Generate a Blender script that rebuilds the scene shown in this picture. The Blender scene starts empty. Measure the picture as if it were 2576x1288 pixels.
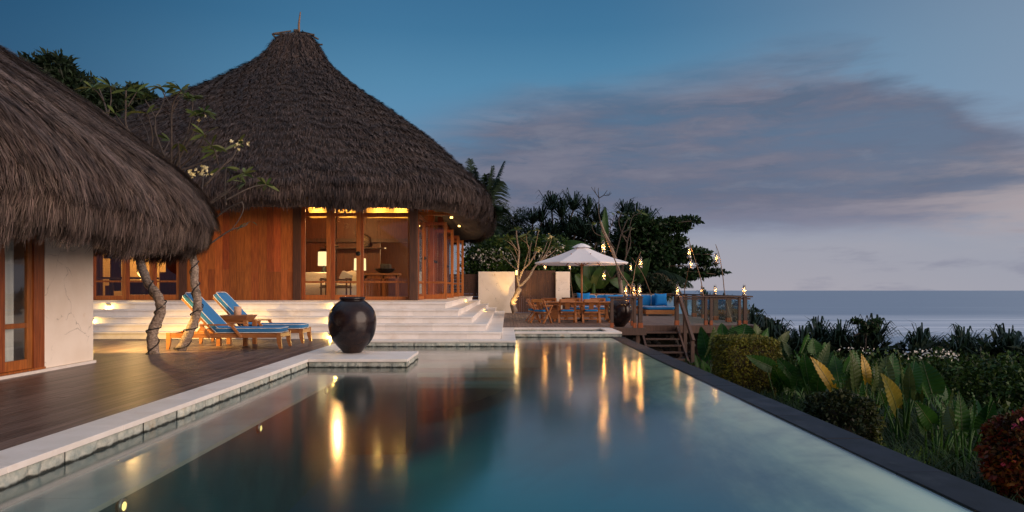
import bpy, math, random
import numpy as np
from mathutils import Vector, Matrix
random.seed(7)
RNG = np.random.default_rng(7)
SC = bpy.context.scene
COL = SC.collection
PI = math.pi
# ---------------------------------------------------------------- survey of the photograph
F, CX, CY, ZC = 1717.5, 1277.0, 724.5, 1.41     # focal length and vanishing point (2576-wide picture), eye height


def at(px, py, Y):
    """place seen at picture point px, py and Y metres away -> world point"""
    return Vector(((px - CX) * Y / F, Y, ZC - (py - CY) * Y / F))


def fat(fx, fy, Y):
    return at(fx * .644, fy * .644, Y)


def lin(r, g, b):
    def f(c):
        c /= 255.0
        return c / 12.92 if c <= .04045 else ((c + .055) / 1.055) ** 2.4
    return (f(r), f(g), f(b))


# ---------------------------------------------------------------- mesh builder
class MB:
    def __init__(s):
        s.v = []
        s.f = []

    def add(s, vs, fs):
        o = len(s.v)
        s.v.extend([tuple(v) for v in vs])
        s.f.extend([tuple(o + i for i in f) for f in fs])
        return s

    def box(s, x0, x1, y0, y1, z0, z1, taper=None):
        t = taper or (0, 0)
        a, b = t
        vs = [(x0, y0, z0), (x1, y0, z0), (x1, y1, z0), (x0, y1, z0),
              (x0 + a, y0 + b, z1), (x1 - a, y0 + b, z1), (x1 - a, y1 - b, z1), (x0 + a, y1 - b, z1)]
        return s.add(vs, [(3, 2, 1, 0), (4, 5, 6, 7), (0, 1, 5, 4), (1, 2, 6, 5), (2, 3, 7, 6), (3, 0, 4, 7)])

    def beam(s, p, q, w, h, up=(0, 0, 1), w2=None, h2=None):
        p, q = Vector(p), Vector(q)
        d = (q - p).normalized()
        u = Vector(up)
        r = d.cross(u)
        if r.length < 1e-4:
            r = d.cross(Vector((0, 1, 0)))
        r.normalize()
        u = r.cross(d).normalized()
        w2 = w if w2 is None else w2
        h2 = h if h2 is None else h2
        vs = []
        for c, a, b in ((p, w / 2, h / 2), (q, w2 / 2, h2 / 2)):
            vs += [c - r * a - u * b, c + r * a - u * b, c + r * a + u * b, c - r * a + u * b]
        return s.add(vs, [(0, 1, 2, 3), (7, 6, 5, 4), (0, 4, 5, 1), (1, 5, 6, 2), (2, 6, 7, 3), (3, 7, 4, 0)])

    def tube(s, pts, rad, n=8):
        pts = [Vector(p) for p in pts]
        m = len(pts)
        if not hasattr(rad, '__len__'):
            rad = [rad] * m
        ref = Vector((0, 0, 1))
        d0 = (pts[1] - pts[0]).normalized()
        if abs(d0.dot(ref)) > .9:
            ref = Vector((1, 0, 0))
        vs = []
        r = None
        for i in range(m):
            d = (pts[min(i + 1, m - 1)] - pts[max(i - 1, 0)])
            d = d.normalized() if d.length > 1e-9 else Vector((0, 0, 1))
            r = (ref - d * ref.dot(d)).normalized() if r is None else (r - d * r.dot(d)).normalized()
            b = d.cross(r)
            for k in range(n):
                a = 2 * PI * k / n
                vs.append(pts[i] + (r * math.cos(a) + b * math.sin(a)) * rad[i])
        fs = []
        for i in range(m - 1):
            for k in range(n):
                k2 = (k + 1) % n
                fs.append((i * n + k, i * n + k2, (i + 1) * n + k2, (i + 1) * n + k))
        fs.append(tuple(range(n - 1, -1, -1)))
        fs.append(tuple((m - 1) * n + k for k in range(n)))
        return s.add(vs, fs)

    def lathe(s, prof, c=(0, 0, 0), n=24, cap=True):
        vs = []
        for r, z in prof:
            for k in range(n):
                a = 2 * PI * k / n
                vs.append((c[0] + r * math.cos(a), c[1] + r * math.sin(a), c[2] + z))
        fs = []
        m = len(prof)
        for i in range(m - 1):
            for k in range(n):
                k2 = (k + 1) % n
                fs.append((i * n + k, i * n + k2, (i + 1) * n + k2, (i + 1) * n + k))
        if cap:
            fs.append(tuple(range(n - 1, -1, -1)))
            fs.append(tuple((m - 1) * n + k for k in range(n)))
        return s.add(vs, fs)

    def grid(s, P):
        """P: rows of points"""
        h, w = len(P), len(P[0])
        return s.add([p for row in P for p in row],
                     [(i * w + j, i * w + j + 1, (i + 1) * w + j + 1, (i + 1) * w + j) for i in range(h - 1) for j in range(w - 1)])

    def cushion(s, c, sx, sy, sz, rot=None, puff=.35, n=8):
        """a soft box: superellipsoid sheet round centre c, half sizes sx, sy, sz"""
        vs = []
        rows, cols = n, 4 * n
        rot = rot or Matrix.Identity(3)
        e1, e2 = .35, .22

        def pw(v, e):
            return math.copysign(abs(v) ** e, v)
        for i in range(rows + 1):
            a = -PI / 2 + PI * i / rows
            for k in range(cols):
                b = 2 * PI * k / cols
                p = Vector((pw(math.cos(a), e1) * pw(math.cos(b), e2) * sx,
                            pw(math.cos(a), e1) * pw(math.sin(b), e2) * sy, pw(math.sin(a), e1) * sz))
                vs.append(Vector(c) + rot @ p)
        fs = []
        for i in range(rows):
            for k in range(cols):
                k2 = (k + 1) % cols
                fs.append((i * cols + k, i * cols + k2, (i + 1) * cols + k2, (i + 1) * cols + k))
        return s.add(vs, fs)

    def build(s, name, mat, parent=None, smooth=False, bevel=0, **tags):
        me = bpy.data.meshes.new(name)
        vs = s.v
        if parent is not None:
            inv = INV[parent.name]
            if inv is not None:
                vs = [inv @ Vector(v) for v in vs]
        me.from_pydata([tuple(v) for v in vs], [], s.f)
        me.update()
        return link(name, me, mat, parent, smooth, bevel, **tags)


INV = {}


def link(name, me, mat, parent=None, smooth=False, bevel=0, **tags):
    if smooth:
        me.polygons.foreach_set('use_smooth', [True] * len(me.polygons))
    o = bpy.data.objects.new(name, me)
    COL.objects.link(o)
    if mat is not None:
        me.materials.append(mat)
    if parent is not None:
        o.parent = parent
        INV[o.name] = INV[parent.name]
    else:
        INV[o.name] = None
    if bevel:
        b = o.modifiers.new('soft edges', 'BEVEL')
        b.width = bevel
        b.segments = 2
        b.limit_method = 'ANGLE'
    for k, v in tags.items():
        if v:
            o[k] = v
    return o


def polys(name, V, mat, parent=None, smooth=False, **tags):
    """V: array (faces, corners, 3): loose polygons as one mesh (leaves, straw, grass)"""
    V = np.asarray(V, dtype=np.float32)
    n, k, _ = V.shape
    pts = V.reshape(-1, 3)
    if parent is not None and INV[parent.name] is not None:
        m = np.array(INV[parent.name])
        pts = pts @ m[:3, :3].T.astype(np.float32) + m[:3, 3].astype(np.float32)
    me = bpy.data.meshes.new(name)
    me.vertices.add(n * k)
    me.vertices.foreach_set('co', np.ascontiguousarray(pts, dtype=np.float32).ravel())
    me.loops.add(n * k)
    me.loops.foreach_set('vertex_index', np.arange(n * k, dtype=np.int32))
    me.polygons.add(n)
    me.polygons.foreach_set('loop_start', np.arange(0, n * k, k, dtype=np.int32))
    me.polygons.foreach_set('loop_total', np.full(n, k, dtype=np.int32))
    me.update(calc_edges=True)
    return link(name, me, mat, parent, smooth, 0, **tags)


def strips(name, rows, mat, parent=None, smooth=True, **tags):
    """rows: array (blades, stations, 2, 3): ribbons as one mesh"""
    R = np.asarray(rows, dtype=np.float32)
    n, m, w, _ = R.shape
    pts = R.reshape(-1, 3)
    if parent is not None and INV[parent.name] is not None:
        mm = np.array(INV[parent.name])
        pts = pts @ mm[:3, :3].T.astype(np.float32) + mm[:3, 3].astype(np.float32)
    idx = np.arange(n * m * w, dtype=np.int32).reshape(n, m, w)
    q = np.stack([idx[:, :-1, :-1], idx[:, :-1, 1:], idx[:, 1:, 1:], idx[:, 1:, :-1]], -1).reshape(-1, 4)
    me = bpy.data.meshes.new(name)
    me.vertices.add(len(pts))
    me.vertices.foreach_set('co', np.ascontiguousarray(pts, dtype=np.float32).ravel())
    me.loops.add(q.size)
    me.loops.foreach_set('vertex_index', q.ravel())
    me.polygons.add(len(q))
    me.polygons.foreach_set('loop_start', np.arange(0, q.size, 4, dtype=np.int32))
    me.polygons.foreach_set('loop_total', np.full(len(q), 4, dtype=np.int32))
    me.update(calc_edges=True)
    return link(name, me, mat, parent, smooth, 0, **tags)


def thing(name, label, cat, loc=(0, 0, 0), rotz=0.0, group=None):
    o = bpy.data.objects.new(name, None)
    COL.objects.link(o)
    o.location = loc
    o.rotation_euler = (0, 0, rotz)
    o.empty_display_size = .1
    o['label'] = label
    o['category'] = cat
    if group:
        o['group'] = group
    INV[o.name] = (Matrix.Translation(loc) @ Matrix.Rotation(rotz, 4, 'Z')).inverted()
    return o


def proto(name, label, cat, group=None):
    o = thing(name, label, cat, (0, 0, 0), 0, group)
    return o


def place(o, loc, rotz=0.0, scale=1.0):
    o.location = loc
    o.rotation_euler = (0, 0, rotz)
    o.scale = (scale,) * 3
    return o


def copy_tree(root, label, loc, rotz=0.0, scale=1.0):
    r = root.copy()
    COL.objects.link(r)
    r['label'] = label
    place(r, loc, rotz, scale)
    for ch in list(root.children):
        c = ch.copy()
        COL.objects.link(c)
        c.parent = r
        for g in list(ch.children):
            d = g.copy()
            COL.objects.link(d)
            d.parent = c
    return r


def structure(o):
    o['kind'] = 'structure'
    return o


# ---------------------------------------------------------------- materials
class NT:
    def __init__(s, name, world=False):
        if world:
            s.owner = name
            s.t = name.node_tree
        else:
            s.owner = bpy.data.materials.new(name)
            s.owner.use_nodes = True
            s.t = s.owner.node_tree
        s.t.nodes.clear()

    def n(s, typ, **kw):
        nd = s.t.nodes.new(typ)
        for k, v in kw.items():
            if k in ('operation', 'blend_type', 'data_type', 'noise_dimensions', 'feature', 'distance', 'wave_type', 'bands_direction',
                     'interpolation_type', 'vector_type', 'invert', 'rotation_type', 'offset', 'squash', 'clamp'):
                setattr(nd, k, v)
            else:
                s.set(nd, k, v)
        return nd

    def set(s, nd, k, v):
        sock = nd.inputs[int(k[1:])] if (k[0] == 'i' and k[1:].isdigit()) else nd.inputs[k.replace('_', ' ')]
        if isinstance(v, bpy.types.NodeSocket):
            s.t.links.new(v, sock)
        else:
            if hasattr(sock, 'default_value') and hasattr(sock.default_value, '__len__') and hasattr(v, '__len__') and len(v) == 3 and len(sock.default_value) == 4:
                v = (*v, 1)
            sock.default_value = v

    def math(s, op, a, b=0.0, c=None, clamp=False):
        nd = s.t.nodes.new('ShaderNodeMath')
        nd.operation = op
        nd.use_clamp = clamp
        s.set(nd, 'i0', a)
        s.set(nd, 'i1', b)
        if c is not None:
            s.set(nd, 'i2', c)
        return nd.outputs[0]

    def mix(s, f, a, b, blend='MIX'):
        nd = s.t.nodes.new('ShaderNodeMix')
        nd.data_type = 'RGBA'
        nd.blend_type = blend
        s.set(nd, 'i0', f)
        s.set(nd, 'i6', a)
        s.set(nd, 'i7', b)
        return nd.outputs[2]

    def ramp(s, f, stops, interp='LINEAR'):
        nd = s.t.nodes.new('ShaderNodeValToRGB')
        cr = nd.color_ramp
        cr.interpolation = interp
        while len(cr.elements) < len(stops):
            cr.elements.new(.5)
        for e, (p, c) in zip(cr.elements, stops):
            e.position = p
            e.color = (*c, 1) if hasattr(c, '__len__') else (c, c, c, 1)
        s.set(nd, 'i0', f)
        return nd.outputs[0]

    def smooth(s, v, a, b):
        nd = s.t.nodes.new('ShaderNodeMapRange')
        nd.interpolation_type = 'SMOOTHSTEP'
        s.set(nd, 'i0', v)
        s.set(nd, 'i1', a)
        s.set(nd, 'i2', b)
        return nd.outputs[0]

    def rng(s, v, a, b, c, d):
        nd = s.t.nodes.new('ShaderNodeMapRange')
        s.set(nd, 'i0', v)
        for i, q in enumerate((a, b, c, d)):
            s.set(nd, 'i%d' % (i + 1), q)
        return nd.outputs[0]

    def noise(s, vec, scale, detail=4, rough=.55, dist=0.0):
        nd = s.t.nodes.new('ShaderNodeTexNoise')
        s.set(nd, 'Vector', vec)
        s.set(nd, 'Scale', scale)
        s.set(nd, 'Detail', detail)
        s.set(nd, 'Roughness', rough)
        s.set(nd, 'Distortion', dist)
        return nd.outputs[0]

    def coords(s, stretch=(1, 1, 1), kind='Object'):
        tc = s.t.nodes.new('ShaderNodeTexCoord')
        mp = s.t.nodes.new('ShaderNodeMapping')
        s.t.links.new(tc.outputs[kind], mp.inputs[0])
        mp.inputs['Scale'].default_value = stretch
        return mp.outputs[0]

    def island(s):
        return s.t.nodes.new('ShaderNodeNewGeometry').outputs['Random Per Island']

    def bump(s, h, strength=.3, dist=.02):
        nd = s.t.nodes.new('ShaderNodeBump')
        s.set(nd, 'Height', h)
        s.set(nd, 'Strength', strength)
        s.set(nd, 'Distance', dist)
        return nd.outputs[0]

    def out(s, sh):
        o = s.t.nodes.new('ShaderNodeOutputMaterial')
        s.t.links.new(sh, o.inputs['Surface'])
        return s.owner


def bsdf(t, **kw):
    return t.n('ShaderNodeBsdfPrincipled', **kw)


def mat(name, c1, c2=None, scale=6, stretch=(1, 1, 1), rough=.6, bump=0.0, bdist=.01, rnd=0.0, spec=.5, metal=0.0, transl=0.0,
        hue=0.0, c3=None, s3=1.2, coat=0.0, detail=5):
    t = NT(name)
    v = t.coords(stretch)
    nz = t.noise(v, scale, detail)
    c2 = c2 or tuple(x * .7 for x in c1)
    col = t.mix(t.smooth(nz, .3, .7), c1, c2)
    if c3:
        nz3 = t.noise(t.coords(), s3, 5, .65)
        col = t.mix(t.smooth(nz3, .52, .72), col, c3)
    if rnd or hue:
        isl = t.island()
        hs = t.n('ShaderNodeHueSaturation', Color=col)
        t.set(hs, 'Value', t.rng(isl, 0, 1, 1 - rnd, 1 + rnd))
        if hue:
            i2 = t.math('FRACT', t.math('MULTIPLY', isl, 37.7))
            t.set(hs, 'Hue', t.rng(i2, 0, 1, .5 - hue, .5 + hue))
        col = hs.outputs[0]
    b = bsdf(t, Base_Color=col, Roughness=rough, Metallic=metal)
    t.set(b, 'Specular IOR Level', spec)
    if coat:
        t.set(b, 'Coat Weight', coat)
        t.set(b, 'Coat Roughness', .08)
    if bump:
        t.set(b, 'Normal', t.bump(nz, bump, bdist))
    sh = b.outputs[0]
    if transl:
        tr = t.n('ShaderNodeBsdfTranslucent', Color=col)
        mx = t.n('ShaderNodeMixShader', i0=transl, i1=sh, i2=tr.outputs[0])
        sh = mx.outputs[0]
    return t.out(sh)


def glow(name, col, strength):
    t = NT(name)
    e = t.n('ShaderNodeEmission', Color=col, Strength=strength)
    return t.out(e.outputs[0])


def glassy(name, tint=(.9, .95, .95), rough=.02, ior=1.45, boost=1.0):
    t = NT(name)
    lw = t.n('ShaderNodeLayerWeight', Blend=.5)
    f0 = ((ior - 1) / (ior + 1)) ** 2
    f = t.math('ADD', f0, t.math('MULTIPLY', t.math('POWER', lw.outputs['Facing'], 5.0), 1 - f0), clamp=True)
    tr = t.n('ShaderNodeBsdfTransparent', Color=tint)
    gl = t.n('ShaderNodeBsdfGlossy', Color=(1, 1, 1), Roughness=rough)
    mx = t.n('ShaderNodeMixShader', i0=f, i1=tr.outputs[0], i2=gl.outputs[0])
    return t.out(mx.outputs[0])


M = {}
M['teak'] = mat('teak wood', (.37, .105, .022), (.21, .055, .012), 5, (6, 6, .5), .45, .15, .004, rnd=.30, hue=.008)
M['teak_h'] = mat('teak furniture wood', (.40, .16, .05), (.28, .10, .03), 5, (1, 7, 7), .42, .12, .003, rnd=.15)
M['teak_dark'] = mat('dark stained wood', (.10, .042, .022), (.055, .024, .014), 5, (6, 6, .5), .5, .15, .004, rnd=.2)
M['rail_wood'] = mat('weathered rail wood', (.095, .050, .034), (.050, .028, .020), 5, (5, 5, .6), .6, .2, .004, rnd=.15)
M['deck_dark'] = mat('oiled deck boards', (.165, .115, .098), (.078, .055, .048), 4, (9, .30, 3), .40, .25, .004, rnd=.30, c3=(.065, .044, .038), s3=.6, spec=.4)
M['deck_grey'] = mat('weathered deck boards', (.225, .155, .125), (.15, .10, .08), 4, (9, .35, 3), .65, .25, .004, rnd=.16, spec=.3)
M['lime'] = mat('pale limestone slabs', (.80, .74, .69), (.73, .67, .61), 3.5, (1, 1, 1), .55, .06, .004, rnd=.07, c3=(.68, .60, .53), s3=2.2, detail=8)
M['rough_stone'] = mat('split green grey stone', (.50, .50, .43), (.26, .30, .27), 9, (1, 1, 1), .85, 1.0, .03, rnd=.22, hue=.03, c3=(.44, .33, .19), s3=3.0, detail=9)
def wet_stone():
    t = NT('split stone with a dark waterline')
    v = t.coords()
    nz = t.noise(v, 9, 9, .6)
    big = t.noise(v, 3, 4, .6)
    col = t.mix(t.smooth(nz, .3, .7), (.52, .52, .45), (.28, .32, .29))
    col = t.mix(t.math('MULTIPLY', t.smooth(big, .56, .74), .6), col, (.46, .34, .19))
    isl = t.island()
    hs = t.n('ShaderNodeHueSaturation', Color=col)
    t.set(hs, 'Value', t.rng(isl, 0, 1, .78, 1.2))
    sp = t.n('ShaderNodeSeparateXYZ', Vector=v)
    zz = t.math('ADD', sp.outputs[2], t.rng(nz, .3, .7, -.012, .012))
    col = t.mix(t.smooth(zz, .030, .006), hs.outputs[0], (.018, .022, .018))
    b = bsdf(t, Base_Color=col, Roughness=.85)
    t.set(b, 'Normal', t.bump(nz, 1.0, .03))
    return t.out(b.outputs[0])


M['wet_stone'] = wet_stone()
M['slate'] = mat('wet slate coping', (.014, .017, .027), (.007, .009, .014), 4, (1, 1, 1), .55, .25, .006, rnd=.35, detail=8, spec=.15, c3=(.028, .032, .042), s3=2.5)
M['pool'] = mat('pool stone tiles', (.05, .10, .11), (.03, .07, .08), 2.2, (1, 1, 1), .7, .1, .01, rnd=.2, c3=(.03, .06, .06), s3=.9)
M['pool_pale'] = mat('pale green pool stone', (.58, .64, .52), (.42, .50, .42), 2.6, (1.6, .30, 1), .6, .1, .01, rnd=.0)
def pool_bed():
    t = NT('pool stone with painted lamp glow')
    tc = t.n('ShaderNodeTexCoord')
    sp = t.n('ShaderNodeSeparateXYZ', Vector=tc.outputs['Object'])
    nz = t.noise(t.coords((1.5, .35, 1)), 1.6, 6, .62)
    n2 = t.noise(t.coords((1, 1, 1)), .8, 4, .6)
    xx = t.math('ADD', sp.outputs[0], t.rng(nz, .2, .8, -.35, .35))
    col = t.mix(t.smooth(xx, 1.75, 2.95), (.008, .100, .140), (.74, .72, .46))  # lamp-lit strip along the overflow edge and its fade, painted into the colour
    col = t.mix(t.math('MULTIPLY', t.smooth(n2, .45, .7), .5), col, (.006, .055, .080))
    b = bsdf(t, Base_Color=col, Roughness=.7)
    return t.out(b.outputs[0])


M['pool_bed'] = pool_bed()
M['pool_stair'] = mat('submerged stair stone', (.16, .20, .18), (.10, .14, .13), 2.5, (1, .5, 1), .6)
M['pool_step'] = mat('pool bench stone', (.56, .53, .46), (.42, .40, .36), 2.5, (1, .5, 1), .6, .1, .01, rnd=.05)
M['urn'] = mat('dark glazed clay', (.010, .007, .008), (.022, .012, .011), 4, (1, 1, 2.2), .20, .16, .02, c3=(.032, .017, .012), s3=2.6, spec=.32)
M['blue'] = mat('blue outdoor fabric', (.045, .20, .42), (.035, .165, .36), 60, (1, 1, 1), .85, .1, .002, spec=.2)
M['blue2'] = mat('bright blue outdoor fabric', (.012, .19, .50), (.010, .155, .42), 60, (1, 1, 1), .85, .1, .002, spec=.2)
M['piping'] = mat('white piping', (.75, .77, .78), None, 10, rough=.8)
M['white_fabric'] = mat('cream upholstery', (.72, .66, .54), (.66, .60, .48), 30, rough=.9, bump=.1)
M['canvas'] = mat('white parasol canvas', (.88, .86, .88), (.84, .82, .84), 20, rough=.9, transl=.22)
M['brown_leather'] = mat('brown leather', (.16, .06, .03), None, 12, rough=.5)
M['soffit'] = mat('shaded thatch underside', (.10, .055, .03), (.05, .028, .016), 4, (1, 1, 6), .9, .5, .03)
M['rattan'] = mat('woven bamboo screen', (.62, .40, .16), (.42, .25, .09), 3, (1, 1, 60), .7, .4, .01)
M['twig'] = mat('grey brown plumeria branch', (.070, .052, .040), (.035, .026, .021), 20, (1, 1, 1), .8, .5, .01)
M['bamboo'] = mat('bamboo pole', (.22, .13, .07), (.12, .07, .04), 8, (2, 2, 2), .6)
M['bark'] = mat('pale plumeria bark', (.36, .28, .22), (.13, .092, .066), 26, (1, 1, 1.4), .85, .9, .02, c3=(.07, .05, .035), s3=7.0, detail=7)
M['bark_dark'] = mat('dark tree bark', (.10, .075, .055), (.05, .036, .026), 12, (1, 1, .6), .9, .7, .02)
M['rope'] = mat('dark light cable', (.015, .012, .011), None, 10, rough=.7)
M['leaf_tree'] = mat('dark tree leaves', (.022, .040, .018), (.012, .022, .011), 2, rough=.5, rnd=.4, hue=.02, spec=.22, transl=.25)
M['leaf_feather'] = mat('grey green fine leaves', (.035, .055, .034), (.02, .035, .022), 2, rough=.5, rnd=.4, hue=.02, spec=.22, transl=.25)
M['leaf_almond'] = mat('glossy broad leaves', (.024, .055, .018), (.012, .028, .011), 2, rough=.38, rnd=.4, hue=.02, spec=.22, transl=.25)
M['leaf_pand'] = mat('pandanus blades', (.020, .042, .024), (.010, .022, .014), 2, rough=.42, rnd=.35, hue=.02, spec=.22, transl=.15)
M['leaf_palm'] = mat('palm fronds', (.020, .040, .018), (.011, .024, .012), 2, rough=.45, rnd=.35, hue=.02, spec=.22, transl=.2)
M['leaf_dry'] = mat('dry palm fronds', (.24, .17, .085), (.13, .09, .045), 2, rough=.7, rnd=.35, transl=.2)
M['leaf_plum'] = mat('plumeria leaves', (.085, .11, .028), (.045, .07, .02), 3, rough=.45, rnd=.4, hue=.035, spec=.22, transl=.25)
M['leaf_yellow'] = mat('yellowed leaf', (.55, .33, .025), (.36, .22, .03), 4, rough=.45, rnd=.12, transl=.3)
M['leaf_banana'] = mat('banana leaves', (.040, .095, .026), (.025, .060, .018), 3, (1, 1, 1), .4, rnd=.25, spec=.22, transl=.3)
M['leaf_ear'] = mat('elephant ear leaf', (.038, .095, .014), (.018, .050, .010), 3, (1, 1, 1), .42, rnd=.3, hue=.02, spec=.22, transl=.25)
M['leaf_half'] = mat('half yellow leaf', (.20, .15, .018), (.07, .085, .014), 2.4, (1, 1, 1), .45, rnd=.1, spec=.25, transl=.25)
M['leaf_ear_pale'] = mat('paler elephant ear leaf', (.075, .105, .035), (.036, .060, .018), 3, (1, 1, 1), .38, rnd=.2, spec=.22, transl=.25)
M['vein'] = mat('pale leaf vein', (.12, .15, .06), None, 5, rough=.5)
M['leaf_box'] = mat('clipped hedge leaves', (.16, .15, .028), (.08, .085, .018), 3, rough=.5, rnd=.45, hue=.03, spec=.22, transl=.15)
M['leaf_dark'] = mat('dark clipped leaves', (.034, .045, .014), (.018, .026, .009), 3, rough=.5, rnd=.45, hue=.03, spec=.22, transl=.15)
M['leaf_red'] = mat('reddish shrub leaves', (.15, .045, .014), (.06, .026, .010), 3, rough=.5, rnd=.5, hue=.05, spec=.22, transl=.2)
M['leaf_hedge'] = mat('flowering hedge leaves', (.042, .085, .014), (.018, .040, .008), 1.5, rough=.5, rnd=.45, hue=.025, spec=.22, transl=.2)
M['petal'] = mat('white petals', (.78, .74, .66), None, 5, rough=.6, rnd=.1, transl=.2)
M['petal_yellow'] = mat('cream yellow petals', (.80, .66, .26), (.85, .78, .5), 8, rough=.6, rnd=.1, transl=.2)
M['petal_pink'] = mat('pink petals', (.55, .06, .16), None, 5, rough=.6, rnd=.2, transl=.2)
M['grass'] = mat('long garden grass', (.026, .055, .014), (.012, .027, .009), 1.3, rough=.5, rnd=.4, hue=.025, spec=.22, transl=.2)
M['soil'] = mat('garden soil', (.045, .034, .024), (.022, .018, .014), 5, rough=.95, bump=.6, bdist=.05, c3=(.03, .045, .018), s3=.4)
M['bank_stone'] = mat('dark bank stones', (.045, .038, .032), (.022, .019, .016), 9, (1, 1, 1), .9, .8, .02, rnd=.4)
M['shadow_soil'] = mat('sandy ground', (.16, .12, .09), (.10, .075, .06), 5, rough=.95, bump=.5, bdist=.05)
M['metal'] = mat('galvanised metal', (.36, .34, .32), None, 14, rough=.35, metal=.9)
M['black_metal'] = mat('black iron', (.02, .02, .02), None, 14, rough=.4, metal=.6)
M['flame'] = glow('oil flame', (1, .40, .10), 4.0)
M['bulb'] = glow('warm bulb', (1, .62, .16), 5)
M['pool_lens'] = glow('pool lamp lens', (1, .66, .22), 2.6)
M['shade'] = glow('lit linen lamp shade', (1, .72, .33), 1.7)
M['pane'] = glassy('window glass', (.93, .95, .95), .01, 1.5)
M['pane_rail'] = glassy('rail glass', (.86, .94, .93), .01, 1.22)
def lantern_glass():
    t = NT('lantern glass with added glow')
    tr = t.n('ShaderNodeBsdfTransparent', Color=(.97, .94, .90))
    tl = t.n('ShaderNodeBsdfTranslucent', Color=(.9, .85, .8))
    m1 = t.n('ShaderNodeMixShader', i0=.09, i1=tr.outputs[0], i2=tl.outputs[0])  # slight translucency added so the flame's glow spreads over the glass
    gl = t.n('ShaderNodeBsdfGlossy', Color=(1, 1, 1), Roughness=.05)
    m2 = t.n('ShaderNodeMixShader', i0=.06, i1=m1.outputs[0], i2=gl.outputs[0])
    return t.out(m2.outputs[0])


M['chimney'] = lantern_glass()
M['curtain'] = mat('white curtain', (.85, .84, .78), (.70, .70, .66), 3, (6, 9, .2), .9, transl=.2)
M['inner_wall'] = mat('dark red brown panelling', (.17, .055, .022), (.12, .036, .015), 4, (5, 5, .5), .5, .1, rnd=.12)
M['inner_floor'] = mat('polished timber floor', (.30, .14, .05), (.22, .10, .035), 4, (8, 1, 1), .35, rnd=.1)
M['ceramic'] = mat('patterned ceramic', (.42, .30, .16), (.06, .035, .02), 26, (1, 1, 1), .5)
M['terracotta'] = mat('terracotta pot', (.34, .12, .05), None, 8, rough=.8)
M['candle'] = mat('woven candle holder', (.66, .42, .27), (.45, .26, .15), 90, (1, 1, 1), .7, .4)


def thatch_mat(name, c1, c2, c3):
    t = NT(name)
    v = t.coords()
    big = t.noise(v, .55, 4, .6)
    fine = t.noise(t.coords((1, 1, .35)), 7, 4, .6)
    col = t.mix(t.smooth(big, .35, .68), c1, c2)
    col = t.mix(t.smooth(fine, .45, .72), col, c3)
    isl = t.island()
    hs = t.n('ShaderNodeHueSaturation', Color=col)
    i2 = t.math('FRACT', t.math('MULTIPLY', isl, 91.3))
    t.set(hs, 'Value', t.rng(t.math('POWER', i2, 1.6), 0, 1, .42, 1.75))
    t.set(hs, 'Hue', t.rng(isl, 0, 1, .485, .515))
    b = bsdf(t, Base_Color=hs.outputs[0], Roughness=.8)
    t.set(b, 'Specular IOR Level', .25)
    return t.out(b.outputs[0])


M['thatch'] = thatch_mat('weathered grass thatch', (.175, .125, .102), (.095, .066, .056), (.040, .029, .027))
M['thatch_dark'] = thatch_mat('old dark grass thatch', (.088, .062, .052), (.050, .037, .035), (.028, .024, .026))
M['thatch_base'] = mat('packed thatch', (.050, .034, .028), (.026, .019, .017), 3, (1, 1, 4), .9, .6, .03)


def crack_mat():
    t = NT('cracked cream wall stone')
    v = t.coords()
    nz = t.noise(v, 1.4, 6, .6)
    col = t.mix(t.smooth(nz, .35, .7), (.90, .80, .69), (.82, .71, .59))
    st = t.noise(t.coords((1, 1, .8)), 3.4, 6, .7)
    col = t.mix(t.math('MULTIPLY', t.smooth(st, .62, .78), .75), col, (.60, .36, .14))
    wob = t.n('ShaderNodeTexNoise', Vector=v, Scale=3.2, Detail=5.0)
    add = t.n('ShaderNodeVectorMath', operation='SCALE', i0=wob.outputs['Color'])
    add.inputs['Scale'].default_value = .35
    av = t.n('ShaderNodeVectorMath', operation='ADD', i0=v, i1=add.outputs[0])
    vo = t.n('ShaderNodeTexVoronoi', feature='DISTANCE_TO_EDGE', Vector=av.outputs[0], Scale=1.35)
    d = vo.outputs['Distance']
    ln = t.math('SUBTRACT', 1.0, t.smooth(d, .002, .009))
    part = t.smooth(t.noise(v, 2.6, 2), .47, .58)
    crack = t.math('MULTIPLY', ln, part)
    col = t.mix(t.math('MULTIPLY', crack, .4), col, (.07, .05, .035))
    fine = t.noise(v, 40, 5, .6)
    h = t.math('SUBTRACT', t.math('MULTIPLY', fine, .25), crack)
    b = bsdf(t, Base_Color=col, Roughness=.8)
    t.set(b, 'Normal', t.bump(h, .5, .012))
    return t.out(b.outputs[0])


M['wall_stone'] = crack_mat()


def water_mat():
    t = NT('still pool water')
    lw = t.n('ShaderNodeLayerWeight', Blend=.5)
    fr = t.math('ADD', .02, t.math('MULTIPLY', t.math('POWER', lw.outputs['Facing'], 3.6), .98), clamp=True)
    tr = t.n('ShaderNodeBsdfTransparent', Color=(.90, .97, .97))
    v = t.coords((1, 1, 1))
    n1 = t.noise(v, .9, 2, .4)
    n2 = t.noise(t.coords((4, 16, 1)), 1.6, 3, .5)
    h = t.math('ADD', n1, t.math('MULTIPLY', n2, .16))
    nb = t.bump(h, .05, .05)
    gl = t.n('ShaderNodeBsdfGlossy', Color=(1, 1, 1), Roughness=.13, Normal=nb)
    mx = t.n('ShaderNodeMixShader', i0=fr, i1=tr.outputs[0], i2=gl.outputs[0])
    va = t.n('ShaderNodeVolumeAbsorption', Color=(.36, .82, .82), Density=.42)
    t.out(mx.outputs[0])
    o = [n for n in t.t.nodes if n.type == 'OUTPUT_MATERIAL'][0]
    t.t.links.new(va.outputs[0], o.inputs['Volume'])
    return t.owner


M['water'] = water_mat()


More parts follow.
